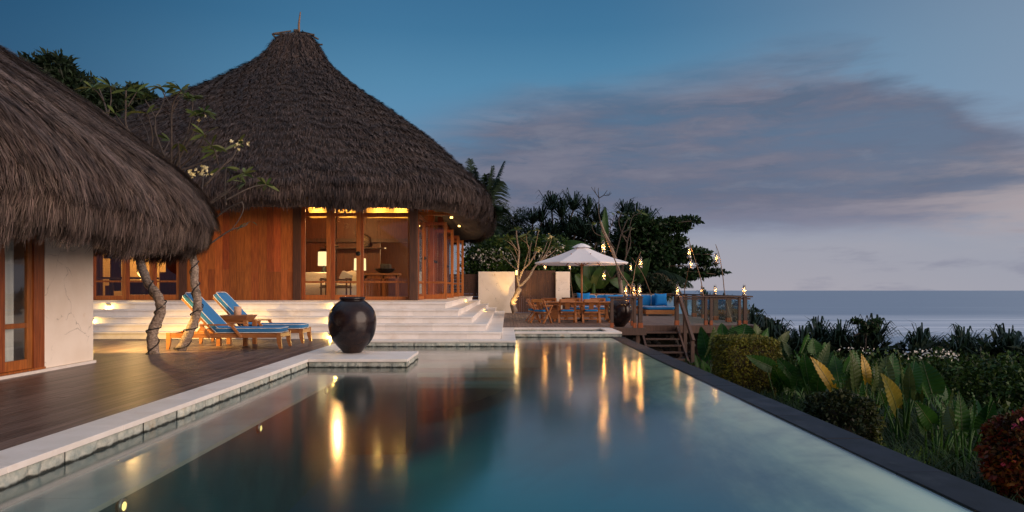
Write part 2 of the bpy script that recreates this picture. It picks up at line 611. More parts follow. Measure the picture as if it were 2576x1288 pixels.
def sea_mat():
    t = NT('calm evening sea')
    tc = t.n('ShaderNodeTexCoord')
    sp = t.n('ShaderNodeSeparateXYZ', Vector=tc.outputs['Object'])
    y = sp.outputs[1]
    x = sp.outputs[0]
    wob = t.noise(t.coords((.004, .012, 1)), 1.0, 4, .6)
    yy = t.math('ADD', y, t.rng(wob, 0, 1, -60, 60))
    band = t.math('MULTIPLY', t.smooth(yy, 190, 270), t.math('SUBTRACT', 1.0, t.smooth(yy, 300, 420)))
    streak = t.noise(t.coords((.004, .11, 1)), 1.0, 5, .65)
    foam = t.math('MULTIPLY', band, t.rng(streak, .38, .64, .10, .95))
    thin = t.math('MULTIPLY', t.smooth(t.noise(t.coords((.0035, .03, 1)), 1.0, 4, .6), .56, .75), t.math('SUBTRACT', 1.0, t.smooth(y, 400, 900)))
    foam = t.math('ADD', foam, t.math('MULTIPLY', thin, .35), clamp=True)
    col = t.mix(t.smooth(streak, .3, .7), (.16, .235, .34), (.215, .295, .40))
    col = t.mix(foam, col, (.78, .82, .90))
    b = bsdf(t, Base_Color=col, Roughness=.30, IOR=1.33)
    return t.out(b.outputs[0])


M['sea'] = sea_mat()
# ---------------------------------------------------------------- camera
cam = bpy.data.cameras.new('camera')
cam.lens, cam.sensor_width = 24.0, 36.0
cam.shift_x = 11 / 2576
cam.shift_y = 80.5 / 2576
cam.clip_end = 12000
cam.clip_start = .05
co = bpy.data.objects.new('camera', cam)
COL.objects.link(co)
co.location = (0, 0, ZC)
co.rotation_euler = (PI / 2, 0, 0)
SC.camera = co
SC.view_settings.view_transform = 'Standard'
SC.view_settings.look = 'None'
SC.view_settings.exposure = 0.0
SC.view_settings.gamma = 1.0
try:
    SC.cycles.use_denoising = True
    SC.cycles.caustics_reflective = False
    SC.cycles.caustics_refractive = False
    SC.cycles.max_bounces = 7
    SC.cycles.transparent_max_bounces = 14
    SC.cycles.sample_clamp_indirect = 4.0
except Exception:
    pass

# ---------------------------------------------------------------- evening sky
W = bpy.data.worlds.new('World')
SC.world = W
W.use_nodes = True
w = NT(W, world=True)
tc = w.n('ShaderNodeTexCoord')
sp = w.n('ShaderNodeSeparateXYZ', Vector=tc.outputs['Generated'])
dx, dy, dz = sp.outputs
hor = w.math('SQRT', w.math('ADD', w.math('MULTIPLY', dx, dx), w.math('MULTIPLY', dy, dy)))
el = w.math('DIVIDE', dz, w.math('MAXIMUM', hor, .02))          # tangent of the elevation
az = w.math('ARCTAN2', dx, dy)                                   # 0 = seaward along the pool, + to the right
base = w.ramp(w.math('MULTIPLY', el, .8), [
    (0.0, lin(172, 166, 174)), (.045, lin(162, 162, 174)), (.10, lin(126, 146, 174)), (.17, lin(100, 147, 182)),
    (.24, lin(84, 135, 170)), (.30, lin(66, 118, 155)), (.345, lin(60, 110, 148)), (.50, lin(84, 122, 156)), (.85, lin(150, 172, 200)), (1.0, lin(165, 182, 205))])
base = w.mix(w.math('MULTIPLY', w.smooth(az, .10, .85), .62), base, lin(148, 156, 172))
base = w.mix(w.math('MULTIPLY', w.smooth(az, -.15, -.75), w.math('MULTIPLY', w.math('SUBTRACT', 1.0, w.smooth(el, .45, .7)), .80)), base, lin(20, 62, 98))
# the west side (behind, to the right) still glows
sunv = Vector((.80, -.60, .18)).normalized()
dt = w.n('ShaderNodeVectorMath', operation='DOT_PRODUCT', i0=tc.outputs['Generated'], i1=tuple(sunv))
gl = w.smooth(dt.outputs['Value'], .60, 1.0)
low = w.math('SUBTRACT', 1.0, w.smooth(el, .0, 1.3))
glow_f = w.math('MULTIPLY', gl, low)
# clouds: a drifting bank over the sea
cv = w.n('ShaderNodeCombineXYZ', X=w.math('MULTIPLY', az, 2.2), Y=w.math('MULTIPLY', el, 8.0), Z=0.0)
n1 = w.noise(cv.outputs[0], 1.0, 6, .56, .3)
cv2 = w.n('ShaderNodeCombineXYZ', X=w.math('MULTIPLY', az, 5.0), Y=w.math('MULTIPLY', el, 26.0), Z=3.0)
n2 = w.noise(cv2.outputs[0], 1.0, 5, .6, .2)
wob = w.math('SUBTRACT', n1, .5)
wob2 = w.math('SUBTRACT', n2, .5)
a2 = w.math('ADD', az, w.math('ADD', w.math('MULTIPLY', wob, .34), w.math('MULTIPLY', wob2, .14)))
e2 = w.math('ADD', el, w.math('ADD', w.math('MULTIPLY', wob, .12), w.math('MULTIPLY', wob2, .07)))
top = w.ramp(w.math('ADD', w.math('MULTIPLY', a2, .8), .2), [
    (.08, .25), (.15, .27), (.21, .29), (.35, .30), (.48, .318), (.57, .306), (.62, .272), (.67, .225), (.73, .19), (1.0, .175)])
top = w.math('ADD', top, 0.0)
f_top = w.math('SUBTRACT', 1.0, w.smooth(w.math('SUBTRACT', e2, top), -.060, .030))
f_bot = w.smooth(e2, .055, .115)
f_left = w.smooth(a2, -.24, .02)
bank = w.math('MULTIPLY', w.math('MULTIPLY', f_top, f_bot), f_left)
dens = w.math('MULTIPLY', bank, w.rng(w.math('ADD', w.math('MULTIPLY', n1, .55), w.math('MULTIPLY', n2, .45)), .38, .52, .72, 1.0), clamp=True)
ccol = w.mix(w.smooth(w.math('ADD', w.math('MULTIPLY', n2, .6), w.math('MULTIPLY', n1, .4)), .36, .64), lin(86, 94, 117), lin(122, 120, 136))
cv3 = w.n('ShaderNodeCombineXYZ', X=w.math('MULTIPLY', az, 7.0), Y=w.math('MULTIPLY', el, 30.0), Z=7.0)
n3 = w.noise(cv3.outputs[0], 1.0, 7, .66, .5)
ccol = w.mix(w.math('MULTIPLY', w.smooth(n3, .48, .70), .45), ccol, lin(130, 129, 142))
ccol = w.mix(w.math('MULTIPLY', w.smooth(n3, .50, .34), .5), ccol, lin(70, 78, 100))
dens = w.math('MULTIPLY', dens, w.rng(n3, .32, .56, .84, 1.05), clamp=True)
ccol = w.mix(w.smooth(el, .05, .14), lin(122, 126, 150), ccol)
streaks = w.math('MULTIPLY', w.math('MULTIPLY', w.smooth(n2, .52, .66), w.smooth(az, .25, .5)), w.math('SUBTRACT', 1.0, w.smooth(el, .10, .17)))
sky = w.mix(w.math('MULTIPLY', dens, .93), base, ccol)
sky = w.mix(w.math('MULTIPLY', streaks, .55), sky, lin(128, 130, 150))
pink = w.math('MULTIPLY', w.math('MULTIPLY', w.smooth(az, .35, .75), w.smooth(el, .03, .09)), w.math('SUBTRACT', 1.0, w.smooth(el, .11, .18)))
sky = w.mix(w.math('MULTIPLY', pink, w.math('MULTIPLY', w.smooth(n2, .36, .60), .62)), sky, lin(196, 180, 176))
glow_c = w.mix(w.smooth(el, 0.0, .55), (2.3, 1.45, 1.05), (1.1, .90, .86))
sky = w.mix(w.math('MULTIPLY', glow_f, .9), sky, glow_c)
below = w.smooth(el, -.30, -.02)
sky = w.mix(below, (.035, .05, .07), sky)
bg = w.n('ShaderNodeBackground', Color=sky, Strength=1.0)
wo = w.n('ShaderNodeOutputWorld')
w.t.links.new(bg.outputs[0], wo.inputs['Surface'])

# the last light: a low, very soft warm sun from behind to the right
sl = bpy.data.lights.new('evening_sun', 'SUN')
sl.energy = 2.75
sl.angle = math.radians(50)
sl.color = (1.0, .79, .66)
so = bpy.data.objects.new('evening_sun', sl)
COL.objects.link(so)
so.rotation_euler = Vector((.86, -.56, .30)).to_track_quat('Z', 'Y').to_euler()


def lamp(name, loc, watts, col=(1, .58, .22), radius=.04, spot=None, target=None, blend=.5):
    l = bpy.data.lights.new(name, 'SPOT' if spot else 'POINT')
    l.energy = watts
    l.color = col
    l.shadow_soft_size = radius
    o = bpy.data.objects.new(name, l)
    COL.objects.link(o)
    o.location = loc
    if spot:
        l.spot_size = math.radians(spot)
        l.spot_blend = blend
        o.rotation_euler = (Vector(target) - Vector(loc)).to_track_quat('-Z', 'Y').to_euler()
    return o


# ---------------------------------------------------------------- terrain and sea
def ground_h(x, y):
    s = x * .75 + (y - 20) * .45
    z = -1.05
    if x < 3.22 and y < 21.5:
        return -3.0
    if x > 3.2:
        z -= .05 * max(0, x - 5)
    if s > 12:
        t = min(1, (s - 12) / 14)
        z -= 12.5 * t * t * (3 - 2 * t)
    if s < 8 and y > 24 and x < 6:
        z = max(z, -.02 if y > 36.5 and x < 5.5 else -1.05)
    z += .10 * math.sin(x * 1.7 + y * .6) * math.sin(y * 1.1) if x > 4 else 0
    return z


xs = list(np.arange(-90, -20, 7.0)) + list(np.arange(-20, 3.2, 2.0)) + [3.21, 3.24] + list(np.arange(3.6, 40, .8)) + list(np.arange(40, 90, 6))
ys = list(np.arange(-25, 4, 2.5)) + list(np.arange(4, 50, 1.0)) + list(np.arange(50, 130, 6))
g = MB().grid([[(x, y, ground_h(x, y)) for x in xs] for y in ys])
structure(g.build('ground', M['soil'], smooth=True))
sea = MB().grid([[(x, y, -13.2) for x in (-5000, -500, 0, 500, 5000)] for y in (-200, 100, 400, 1200, 3850)])
structure(sea.build('sea', M['sea']))

# ---------------------------------------------------------------- pool
PX0, PX1 = -3.53, 2.95
b = MB()
b.box(PX0 - .6, PX1 + .3, -4.0, 20.0, -1.75, -1.55)                        # floor
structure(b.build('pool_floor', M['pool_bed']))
b = MB()
b.box(PX0 - .38, PX0 + .02, -4, 16.9, -1.55, -.012)                        # left wall
b.box(PX0 + .02, .18, 16.42, 16.85, -1.55, -.012)
b.box(-.1, .18, 16.86, 19.9, -1.55, -.012)
b.box(.18, 3.2, 19.55, 19.9, -1.55, -.012)
b.box(PX0 + .02, -1.80, 12.12, 13.57, -1.55, -.012)
b.box(PX0 - .6, PX1 + .3, -4.4, -4.0, -1.55, .02)
structure(b.build('pool_wall', M['pool']))
b = MB()
for y in np.arange(-4, 12.1, .9):
    b.box(PX0 + .02, -2.89, y + .002, min(y + .898, 12.1), -.17, -.13)
structure(b.build('pool_bench', M['pool_step']))
b = MB()
b.box(PX0 + .02, -2.9, -3.99, 12.1, -1.546, -.172)
structure(b.build('pool_bench_face', M['pool']))
b = MB()
for i, (d, z) in enumerate(((.55, -.16), (1.0, -.30), (1.45, -.45), (1.9, -.62))):
    for k in range(5):
        b.box(PX0 + .03 + .74 * k, PX0 + .765 + .74 * k, 16.41 - d, 16.40, z - .10, z - i * .001)
structure(b.build('pool_steps', M['pool_stair']))
b = MB()
b.box(.2, .85, 17.2, 19.53, -.6, -.12)
structure(b.build('pool_ledge', M['pool_stair']))
# the far wall leans inwards below the overflow edge
b = MB()
prf = [(2.954, -.02), (2.8, -.045), (2.6, -.09), (2.35, -.17), (2.0, -.32), (1.6, -.54), (1.1, -.85), (.5, -1.15), (-.2, -1.40), (-1.0, -1.53), (-2.0, -1.548)]
b.grid([[(2.954 - 4.95 * u, y, -.02 - 1.528 * u * u * (3 - 2 * u)) for y in np.arange(-4, 19.7, .5)] for u in np.linspace(0, 1, 44)])
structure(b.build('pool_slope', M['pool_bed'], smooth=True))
b = MB()
yy = -4.0
i = 0
while yy < 19.5:
    ln = 1.15
    b.box(2.951, 3.33, yy + .004, min(yy + ln, 19.54) - .004, -.5, .012 + .002 * math.sin(yy * 7))
    yy += ln
structure(b.build('pool_overflow_edge', M['slate'], bevel=.006))
b = MB()
b.box(3.14, 3.30, -4.0, 19.5, -2.0, -.49)
structure(b.build('pool_outer_wall', M['slate']))
b = MB()
pw = [(PX0 - .1, -4.1), (2.955, -4.1), (2.955, 19.62), (.10, 19.62), (.10, 16.50), (PX0 - .1, 16.50)]
b.add([(x, y, 0) for x, y in pw] + [(x, y, -1.65) for x, y in pw],
      [tuple(range(6)), tuple(range(11, 5, -1))] + [(i, 6 + i, 6 + (i + 1) % 6, (i + 1) % 6) for i in range(6)])
structure(b.build('pool_water', M['water']))

# copings: pale slab on split stone
def coping_run(p, q, wdt, side, name_s, name_r, top=.15, slab=.05, seg=1.5, face=True, rock_to=-.10):
    """slab along p->q, width wdt measured to `side`(+1 = left of travel); split-stone blocks under the pool-side edge"""
    p, q = Vector((*p, 0)), Vector((*q, 0))
    d = (q - p)
    L = d.length
    d.normalize()
    nrm = Vector((-d.y, d.x, 0)) * side
    n = max(1, round(L / seg))
    for i in range(n):
        a, c = p + d * (L * i / n + .0015), p + d * (L * (i + 1) / n - .0015)
        vs = [a, c, c + nrm * wdt, a + nrm * wdt]
        name_s.add([(v.x, v.y, top - slab) for v in vs] + [(v.x, v.y, top) for v in vs],
                   [(3, 2, 1, 0), (4, 5, 6, 7), (0, 1, 5, 4), (1, 2, 6, 5), (2, 3, 7, 6), (3, 0, 4, 7)])
    if face:
        pos = 0.0
        rr = random.Random(int(abs(p.x * 100 + p.y * 37)))
        while pos < L - .02:
            ln = min(rr.uniform(.26, .52), L - pos)
            o = rr.uniform(.0, .018)
            a, c = p + d * (pos + .0015), p + d * (pos + ln - .0015)
            nx, nz = 6, 4
            rows = []
            for j in range(nz + 1):
                row = []
                for k in range(nx + 1):
                    u = k / nx
                    v = j / nz
                    e = 0 if k in (0, nx) or j in (0, nz) else 1
                    pt = a.lerp(c, u) + nrm * (.03 - o - (rr.uniform(0, .022) if e else -.004))
                    row.append((pt.x, pt.y, rock_to + (top - slab - .002 - rock_to) * v))
                rows.append(row)
            name_r.grid(rows)
            pos += ln


slab, rock = MB(), MB()
coping_run((PX0, -3.9), (PX0, 12.09), .40, 1, slab, rock)
coping_run((PX0 - .40, 12.093), (PX0 - .40, 16.39), .38, -1, slab, rock, face=False)
coping_run((PX0, 12.093), (-1.775, 12.093), 1.5, 1, slab, rock, seg=.88)
coping_run((-1.775, 12.093), (-1.775, 13.59), .02, 1, MB(), rock)
coping_run((PX0 - .02, 12.095), (PX0 - .02, 13.59), .0, -1, MB(), MB())
coping_run((PX0, 13.595), (PX0, 16.388), .02, 1, MB(), rock)
slab.box(PX0 - .018, PX0 - .002, 12.1, 16.385, .10, .1495)
coping_run((PX0 - .4, 16.392), (.2, 16.392), .46, 1, slab, rock)
coping_run((.2, 16.855), (.2, 21.8), .36, 1, slab, rock)
slab.box(-.16, .198, 16.394, 16.852, .098, .1496)
coping_run((.203, 19.5), (3.27, 19.5), .36, 1, slab, rock)
coping_run((.203, 21.44), (3.27, 21.44), .36, 1, slab, rock)
slab.box(2.91, 3.272, 19.863, 21.437, .10, .15)
structure(slab.build('pool_coping', M['lime'], bevel=.004))
structure(rock.build('pool_coping_stone', M['wet_stone'], smooth=False))
b = MB()
b.box(3.235, 3.262, 19.52, 21.7, -1.2, .097)
b.box(.2, .23, 19.9, 21.4, -.8, .097)
b.box(.2, 3.2, 19.83, 19.858, -.8, .097)
b.box(2.92, 2.95, 19.86, 21.4, -.8, .097)
b.box(.2, 3.2, 19.86, 21.5, -.82, -.8)
structure(b.build('plunge_pool', M['pool']))
b = MB()
b.add([(.23, 19.86, .0), (2.92, 19.86, .0), (2.92, 21.46, .0), (.23, 21.46, .0)], [(0, 1, 2, 3)])
structure(b.build('plunge_pool_water', M['water']))

# ---------------------------------------------------------------- timber decks
def boards(mb, x0, x1, y0, y1, z0, z1, w=.105, gap=.005, seg=3.4):
    x = x0
    rr = random.Random(int(x0 * 10 + y0))
    while x < x1 - .01:
        xe = min(x + w, x1)
        y = y0 - rr.uniform(0, seg)
        while y < y1:
            a, c = max(y, y0), min(y + seg, y1)
            if c - a > .05:
                mb.box(x, xe - gap, a, c - .003, z0, z1 + rr.uniform(-.0008, .0008))
            y += seg
        x = xe


b = MB()
boards(b, -17.5, PX0 - .403, -3, 16.77, .09, .146)
structure(b.build('pool_deck', M['deck_dark']))
b = MB()
b.box(-17.6, PX0 - .41, -3.1, 16.8, -1.5, .085)
structure(b.build('pool_deck_base', M['shadow_soil']))
b = MB()
boards(b, -.16, 3.275, 21.806, 35.0, .09, .147, w=.125, gap=.008)
boards(b, 3.275, 4.30, 21.5, 35.0, .09, .147, w=.125, gap=.008)
boards(b, 4.30, 8.45, 23.08, 33.6, .09, .147, w=.125, gap=.008)
structure(b.build('dining_deck', M['deck_grey']))
b = MB()
b.box(3.28, 4.36, 21.44, 21.498, -.07, .150)                                # fascia boards
b.box(4.302, 4.36, 21.5, 23.0, -.07, .149)
b.box(4.36, 8.52, 23.02, 23.078, -.11, .150)
b.box(8.452, 8.51, 23.08, 33.6, -.11, .149)
b.box(-.15, 3.27, 21.9, 35.0, -1.0, .085)
for x in (3.5, 4.1):
    b.box(x, x + .12, 21.8, 21.92, -1.2, .086)
for x in (5.9, 6.9, 8.0):
    for y in (23.6, 26.5, 29.5, 32.5):
        b.box(x, x + .14, y, y + .14, -5.0, .086)
b.box(3.3, 8.3, 23.3, 33.3, -.02, .084)
structure(b.build('dining_deck_frame', M['rail_wood']))
b = MB()
b.add([(3.3, 24.3, -1.3), (8.3, 24.6, -1.5), (8.3, 25.6, -.03), (3.3, 25.4, -.03), (3.3, 33, -.03), (8.3, 33, -.03)], [(0, 1, 2, 3), (3, 2, 5, 4)])
structure(b.build('bank', M['soil']))

# ---------------------------------------------------------------- terrace with five wide steps
X1T, TR, RS = -1.65, .3785, .175
Y1T, YB, XL = 18.33, 32.4, -17.5
ris, trd = MB(), MB()
for j in range(5):
    zt = 1.025 - RS * j
    xr, yf = X1T + TR * j, Y1T - TR * j
    rr = random.Random(j)
    x = XL
    while x < xr - .02:                                                     # riser facing slabs, front
        xe = min(x + rr.choice((.9, .9, 1.2)), xr - .03)
        if xe - x < .05:
            break
        ris.box(x, xe - .002, yf + .03, yf + .10, zt - RS + .001, zt - .043)
        x = xe
    y = yf + .10
    while y < YB - .03:                                                     # riser facing, right flank
        ye = min(y + 1.1, YB - .03)
        ris.box(xr - .10, xr - .03, y + .001, ye - .001, zt - RS + .001, zt - .043)
        y = ye
    ris.box(XL, xr - .10, yf + .10, YB - .03, zt - RS - .002 * j, zt - .06)
    ris.box(xr - .10, xr - .032, YB - .10, YB - .03, zt - RS + .001, zt - .043)
    x = XL
    dp = TR + .06 if j else 3.6
    while x < xr - .01:                                                     # treads along the front
        xe = min(x + 1.2, xr)
        if xr - xe < .3:
            xe = xr
        trd.box(x + .001, xe - .001, yf, yf + dp, zt - .042, zt)
        x = xe
    y = yf + dp
    while y < YB - .01:                                                     # treads along the flank
        ye = min(y + 1.2, YB)
        w_ = TR + .06 if j else 1.3
        trd.box(xr - w_, xr, y + .001, ye - .001, zt - .042, zt)
        y = ye
structure(ris.build('terrace_risers', M['lime']))
structure(trd.build('terrace_treads', M['lime'], bevel=.004))
# ---------------------------------------------------------------- thatched roofs
class Roof:
    def __init__(s, xc, yc, zb, zt, fr, R, n, ysc):
        s.xc, s.yc, s.zb, s.zt, s.fr, s.R, s.n, s.ysc = xc, yc, zb, zt, np.array(fr, float), np.array(R, float), n, ysc

    def pos(s, t, f, wob=True):
        R = np.interp(f, s.fr, s.R)
        c, si = np.cos(t), np.sin(t)
        n = s.n
        rho = (np.abs(c) ** n + np.abs(si) ** n) ** (-1 / n)
        r = R * rho
        if wob:
            r = r + .06 * np.sin(t * 9 + f * 5) * np.clip(1 - f, .2, 1) + .04 * np.sin(t * 23 + f * 17)
        z = s.zb + f * (s.zt - s.zb)
        if wob:
            z = z + np.where(f < .03, .06 * np.sin(t * 13) + .04 * np.sin(t * 31 + 1), 0)
        return np.stack([s.xc + r * c, s.yc + r * si * s.ysc, z], -1)


def unit(v):
    return v / np.maximum(np.linalg.norm(v, axis=-1, keepdims=True), 1e-9)


def roof_mesh(rf, name, parent, nt=160, nf=46, inner=(.85, .3), soffit=None):
    ts = np.linspace(0, 2 * PI, nt, endpoint=False)
    # equal spacing along the superellipse is not needed: thatch covers it
    fs = np.concatenate([np.linspace(0, .2, 16), np.linspace(.2, 1, nf - 15)[1:]])
    rings = [rf.pos(ts, np.full(nt, f)) for f in fs]
    low = rings[0]
    ctr = np.array([rf.xc, rf.yc, 0])
    under = []
    for k, dz in inner:
        r = low.copy()
        r[:, :2] = rf.pos(ts, np.zeros(nt), False)[:, :2] * k + ctr[:2] * (1 - k)
        r[:, 2] = rf.zb + dz
        under.append(r)
    b = MB()
    allr = under[::-1] + rings
    vs = np.concatenate(allr).tolist()
    fcs = []
    for i in range(len(allr) - 1):
        for k in range(nt):
            k2 = (k + 1) % nt
            fcs.append((i * nt + k, i * nt + k2, (i + 1) * nt + k2, (i + 1) * nt + k))
    b.add(vs, fcs)
    b.add([tuple(p) for p in allr[-1]], [tuple(range(nt))])
    return b.build(name, M['thatch_base'], parent, smooth=True)


def thatch(rf, count, fringe, wid, length, parent, amask, seed, name='thatch', lift=.05, comb=0.0, m='thatch', courses=0):
    rg = np.random.default_rng(seed)

    def blades(n, f0, f1, ln, hang, lf):
        t = rg.random(n * 3) * 2 * PI
        keep = amask(t)
        t = t[keep][:n]
        n = len(t)
        u = rg.random(n)
        f = f0 + (f1 - f0) * (1 - np.sqrt(1 - u * .9999)) if f1 > .5 else f0 + (f1 - f0) * u
        if courses and f1 > .5:             # straw laid in overlapping rows
            al = rg.random(n) < .55
            wv_ = .25 * np.sin(t * 17) + .2 * np.sin(t * 39 + 2)
            f = np.where(al, np.clip((np.round(f * courses + wv_) - wv_) / courses + rg.normal(size=n) * .0022, 0, .999), f)
        P = rf.pos(t, f)
        e = 1e-3
        dn = unit(rf.pos(t, np.maximum(f - e, 0), False) - rf.pos(t, np.maximum(f - e, 0) + 2 * e, False))
        tg = unit(rf.pos(t + e, f, False) - rf.pos(t - e, f, False))
        nr = unit(np.cross(dn, tg))
        outw = P - np.array([rf.xc, rf.yc, 0])
        sgn = np.sign(np.sum(nr * outw, -1, keepdims=True))
        nr = nr * sgn
        clump = np.sin(t * 57 + f * 90) * .5 + np.sin(t * 131 + 3 * f * 70 + 1) * .5
        L = ln * (.55 + .9 * rg.random(n)) * (1 + .14 * clump)
        side = rg.normal(size=n) * .13 + comb + .10 * np.sin(t * 41 + f * 33)
        dirv = unit(dn + tg * side[:, None])
        if hang:
            down = np.array([0, 0, -1.0])
            mixk = np.clip(.35 + .5 * rg.random(n), 0, 1)[:, None]
            dirv = unit(dirv * (1 - mixk) + down * mixk + tg * (rg.normal(size=n) * .10)[:, None])
        lft = (lf * (.2 + rg.random(n)) * (1 + .5 * clump))[:, None]
        wv = tg * (wid * (.5 + rg.random(n)))[:, None] * .5
        p0 = P - dirv * (L * .3)[:, None] - nr * .02
        p1 = P + dirv * (L * .7)[:, None] + nr * lft
        pm = (p0 + p1) / 2 + nr * lft * .6
        rows = np.stack([np.stack([p0 - wv, p0 + wv], 1), np.stack([pm - wv * .9, pm + wv * .9], 1),
                         np.stack([p1 - wv * .25, p1 + wv * .25], 1)], 1)
        return rows
    parts = [blades(count, .0, 1.0, length, False, lift), blades(fringe, .0, .05, length * .9, True, lift),
             blades(fringe // 2, .0, .02, length * .75, True, lift * .2)]
    return strips(name, np.concatenate(parts), M[m], parent, smooth=False)


RM = Roof(-8.35, 27.3, 3.86, 11.6,
          [0, .03, .07, .11, .16, .32, .48, .64, .76, .81, .86, .91, .95, .98, 1.0],
          [7.42, 7.72, 7.74, 7.54, 7.16, 5.94, 4.42, 2.80, 1.76, 1.36, 1.06, .86, .68, .46, .10], 6.0, 1.06)
RL = Roof(-10.42, 7.40, 2.10, 8.1,
          [0, .03, .08, .12, .16, .213, .353, .49, .70, .90, 1.0],
          [5.20, 5.46, 5.53, 5.45, 5.30, 5.03, 4.05, 2.92, 1.6, .45, .05], 7.0, .985)
# ---------------------------------------------------------------- main villa
FY, FZ = 21.6, 1.025                               # facade line and floor level
villa = thing('thatched_villa', 'large timber villa under a tall dark thatched roof above white stone steps', 'house', (-8.3, FY, FZ))
rm = roof_mesh(RM, 'roof', villa, inner=((.90, -.05), (.72, .75), (.60, 1.1)))
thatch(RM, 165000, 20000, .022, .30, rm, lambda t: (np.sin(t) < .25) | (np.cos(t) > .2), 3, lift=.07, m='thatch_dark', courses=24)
# roof peak: packed ridge cap, stick frame and finial
pk = RM.pos(np.array([0.0]), np.array([1.0]))[0]
px_, py_, pz_ = RM.xc, RM.yc, RM.zt
b = MB()
b.tube([(px_ + .02, py_, pz_ - .3), (px_ + .0, py_, pz_ + .35), (px_ + .06, py_, pz_ + .85)], [.05, .045, .022], 8)
b.build('finial', M['bamboo'], rm)
b = MB()
zf = 11.36
for (p, q) in (((-.88, -.55, zf), (.80, -.62, zf - .05)), ((-.8, -.6, zf), (-.25, -.2, zf + .25)), ((.78, -.6, zf - .05), (.15, -.1, zf + .25)),
               ((-.85, -.56, zf - .02), (-.66, -.5, zf - .25)), ((-.72, -.55, zf - .14), (-.4, -.6, zf - .02)), ((.66, -.55, zf - .05), (.9, -.4, zf - .15)),
               ((-.88, .5, zf), (.80, .55, zf - .02)), ((-.14, -.12, zf + .30), (-.02, -.05, zf + .06))):
    b.tube([(px_ + p[0], py_ + p[1], p[2]), (px_ + q[0], py_ + q[1], q[2])], .035, 6)
b.box(px_ - .16, px_ + .0, py_ - .16, py_ + .1, zf + .12, zf + .34)
b.build('ridge_frame', M['bark_dark'], rm)


def X_(fx):
    return (fx - 1980) * FY / 2667


ZT = 4.42                                           # wall head, hidden in the eave
# boarded wall
b = MB()
x = X_(728)
rr = random.Random(4)
while x < X_(1143) - .01:
    wd = rr.uniform(.20, .26)
    xe = min(x + wd, X_(1143))
    zs = rr.choice((None, None, 1.92, 1.92, 2.0))
    if zs:
        b.box(x + .002, xe - .002, FY, FY + .05, FZ + .002, zs)
        b.box(x + .002, xe - .002, FY + .001, FY + .051, zs + .004, ZT)
    else:
        b.box(x + .002, xe - .002, FY, FY + .05, FZ + .002, ZT)
    x = xe
b.build('wall', M['teak'], villa)
b = MB()
b.box(-17, X_(355) - .004, FY, FY + .05, FZ + .002, ZT)
b.build('wall', M['inner_wall'], villa)
b = MB()
b.box(X_(728), X_(1143), FY + .06, FY + .1, FZ, ZT)
b.build('wall', M['inner_wall'], villa)


def post(x0, x1, y0, y1, z1=ZT, m='teak_dark', z0=None):
    mb = MB().box(x0, x1, y0, y1, (FZ + .001) if z0 is None else z0, z1)
    return mb.build('post', M[m], villa, bevel=.006)


post(X_(700), X_(728), FY - .06, FY + .2)
post(X_(1143), X_(1173), FY - .05, FY + .2)
post(-3.07, -2.83, FY - .25, FY - .02)
for y in (25.3, 28.8, 32.1):
    post(-2.95, -2.75, y, y + .2, ZT, 'teak')
# glazed doors: a frame, a mid rail, two panes


def glazed(fx0, fx1, zb, zm, zt, stile=.11, parent=villa, name='door', y=FY, handle=None):
    x0, x1 = X_(fx0), X_(fx1)
    mb = MB()
    mb.box(x0, x0 + stile, y, y + .055, FZ + .012, ZT)
    mb.box(x1 - stile, x1, y, y + .055, FZ + .012, ZT)
    mb.box(x0 + stile, x1 - stile, y + .002, y + .053, FZ + .012, zb)
    mb.box(x0 + stile, x1 - stile, y + .002, y + .053, zm - .03, zm + .03)
    mb.box(x0 + stile, x1 - stile, y + .002, y + .053, zt, zt + .11)
    d = mb.build(name, M['teak'], parent, bevel=.006)
    g_ = MB()
    for (a, c) in ((zb, zm - .03), (zm + .03, zt), (zt + .11, ZT - .02)):
        g_.box(x0 + stile, x1 - stile, y + .022, y + .03, a, c)
    g_.build('pane', M['pane'], d)
    if handle:
        hx = x1 - stile * .5
        h = MB().lathe([(.0, -.03), (.06, -.025), (.075, 0), (.06, .025), (0, .03)], n=14)
        m4 = Matrix.Translation((hx, y - .03, handle)) @ Matrix.Rotation(PI / 2, 4, 'X')
        h.v = [tuple(m4 @ Vector(v)) for v in h.v]
        h.build('handle', M['black_metal'], d, smooth=True)
    return d


glazed(1173, 1288, 1.19, 1.60, 3.68, .13)
glazed(1289, 1405, 1.19, 1.60, 3.68, .13, handle=2.50)
glazed(1406, 1601, 1.14, 1.60, 3.66, .09, name='window')
glazed(355, 488, 1.17, 1.62, 3.68, .12, name='window')
glazed(489, 592, 1.20, 1.62, 3.68, .10)
glazed(593, 699, 1.20, 1.62, 3.68, .11)
# the flank stands open: fixed glazing between posts and four leaves swung out towards the pool


def flank_window(y0, y1):
    mb = MB()
    x = -2.86
    for (a, c) in ((y0, y0 + .09), (y1 - .09, y1)):
        mb.box(x, x + .05, a, c, FZ + .01, ZT)
    for (za, zc) in ((FZ + .01, 1.15), (1.57, 1.63), (3.66, 3.77)):
        mb.box(x + .002, x + .048, y0 + .09, y1 - .09, za, zc)
    d = mb.build('window', M['teak'], villa, bevel=.005)
    g_ = MB()
    g_.box(x + .02, x + .028, y0 + .09, y1 - .09, 1.15, 1.57)
    g_.box(x + .02, x + .028, y0 + .09, y1 - .09, 1.63, 3.66)
    g_.box(x + .02, x + .028, y0 + .09, y1 - .09, 3.77, ZT - .05)
    g_.build('pane', M['pane'], d)


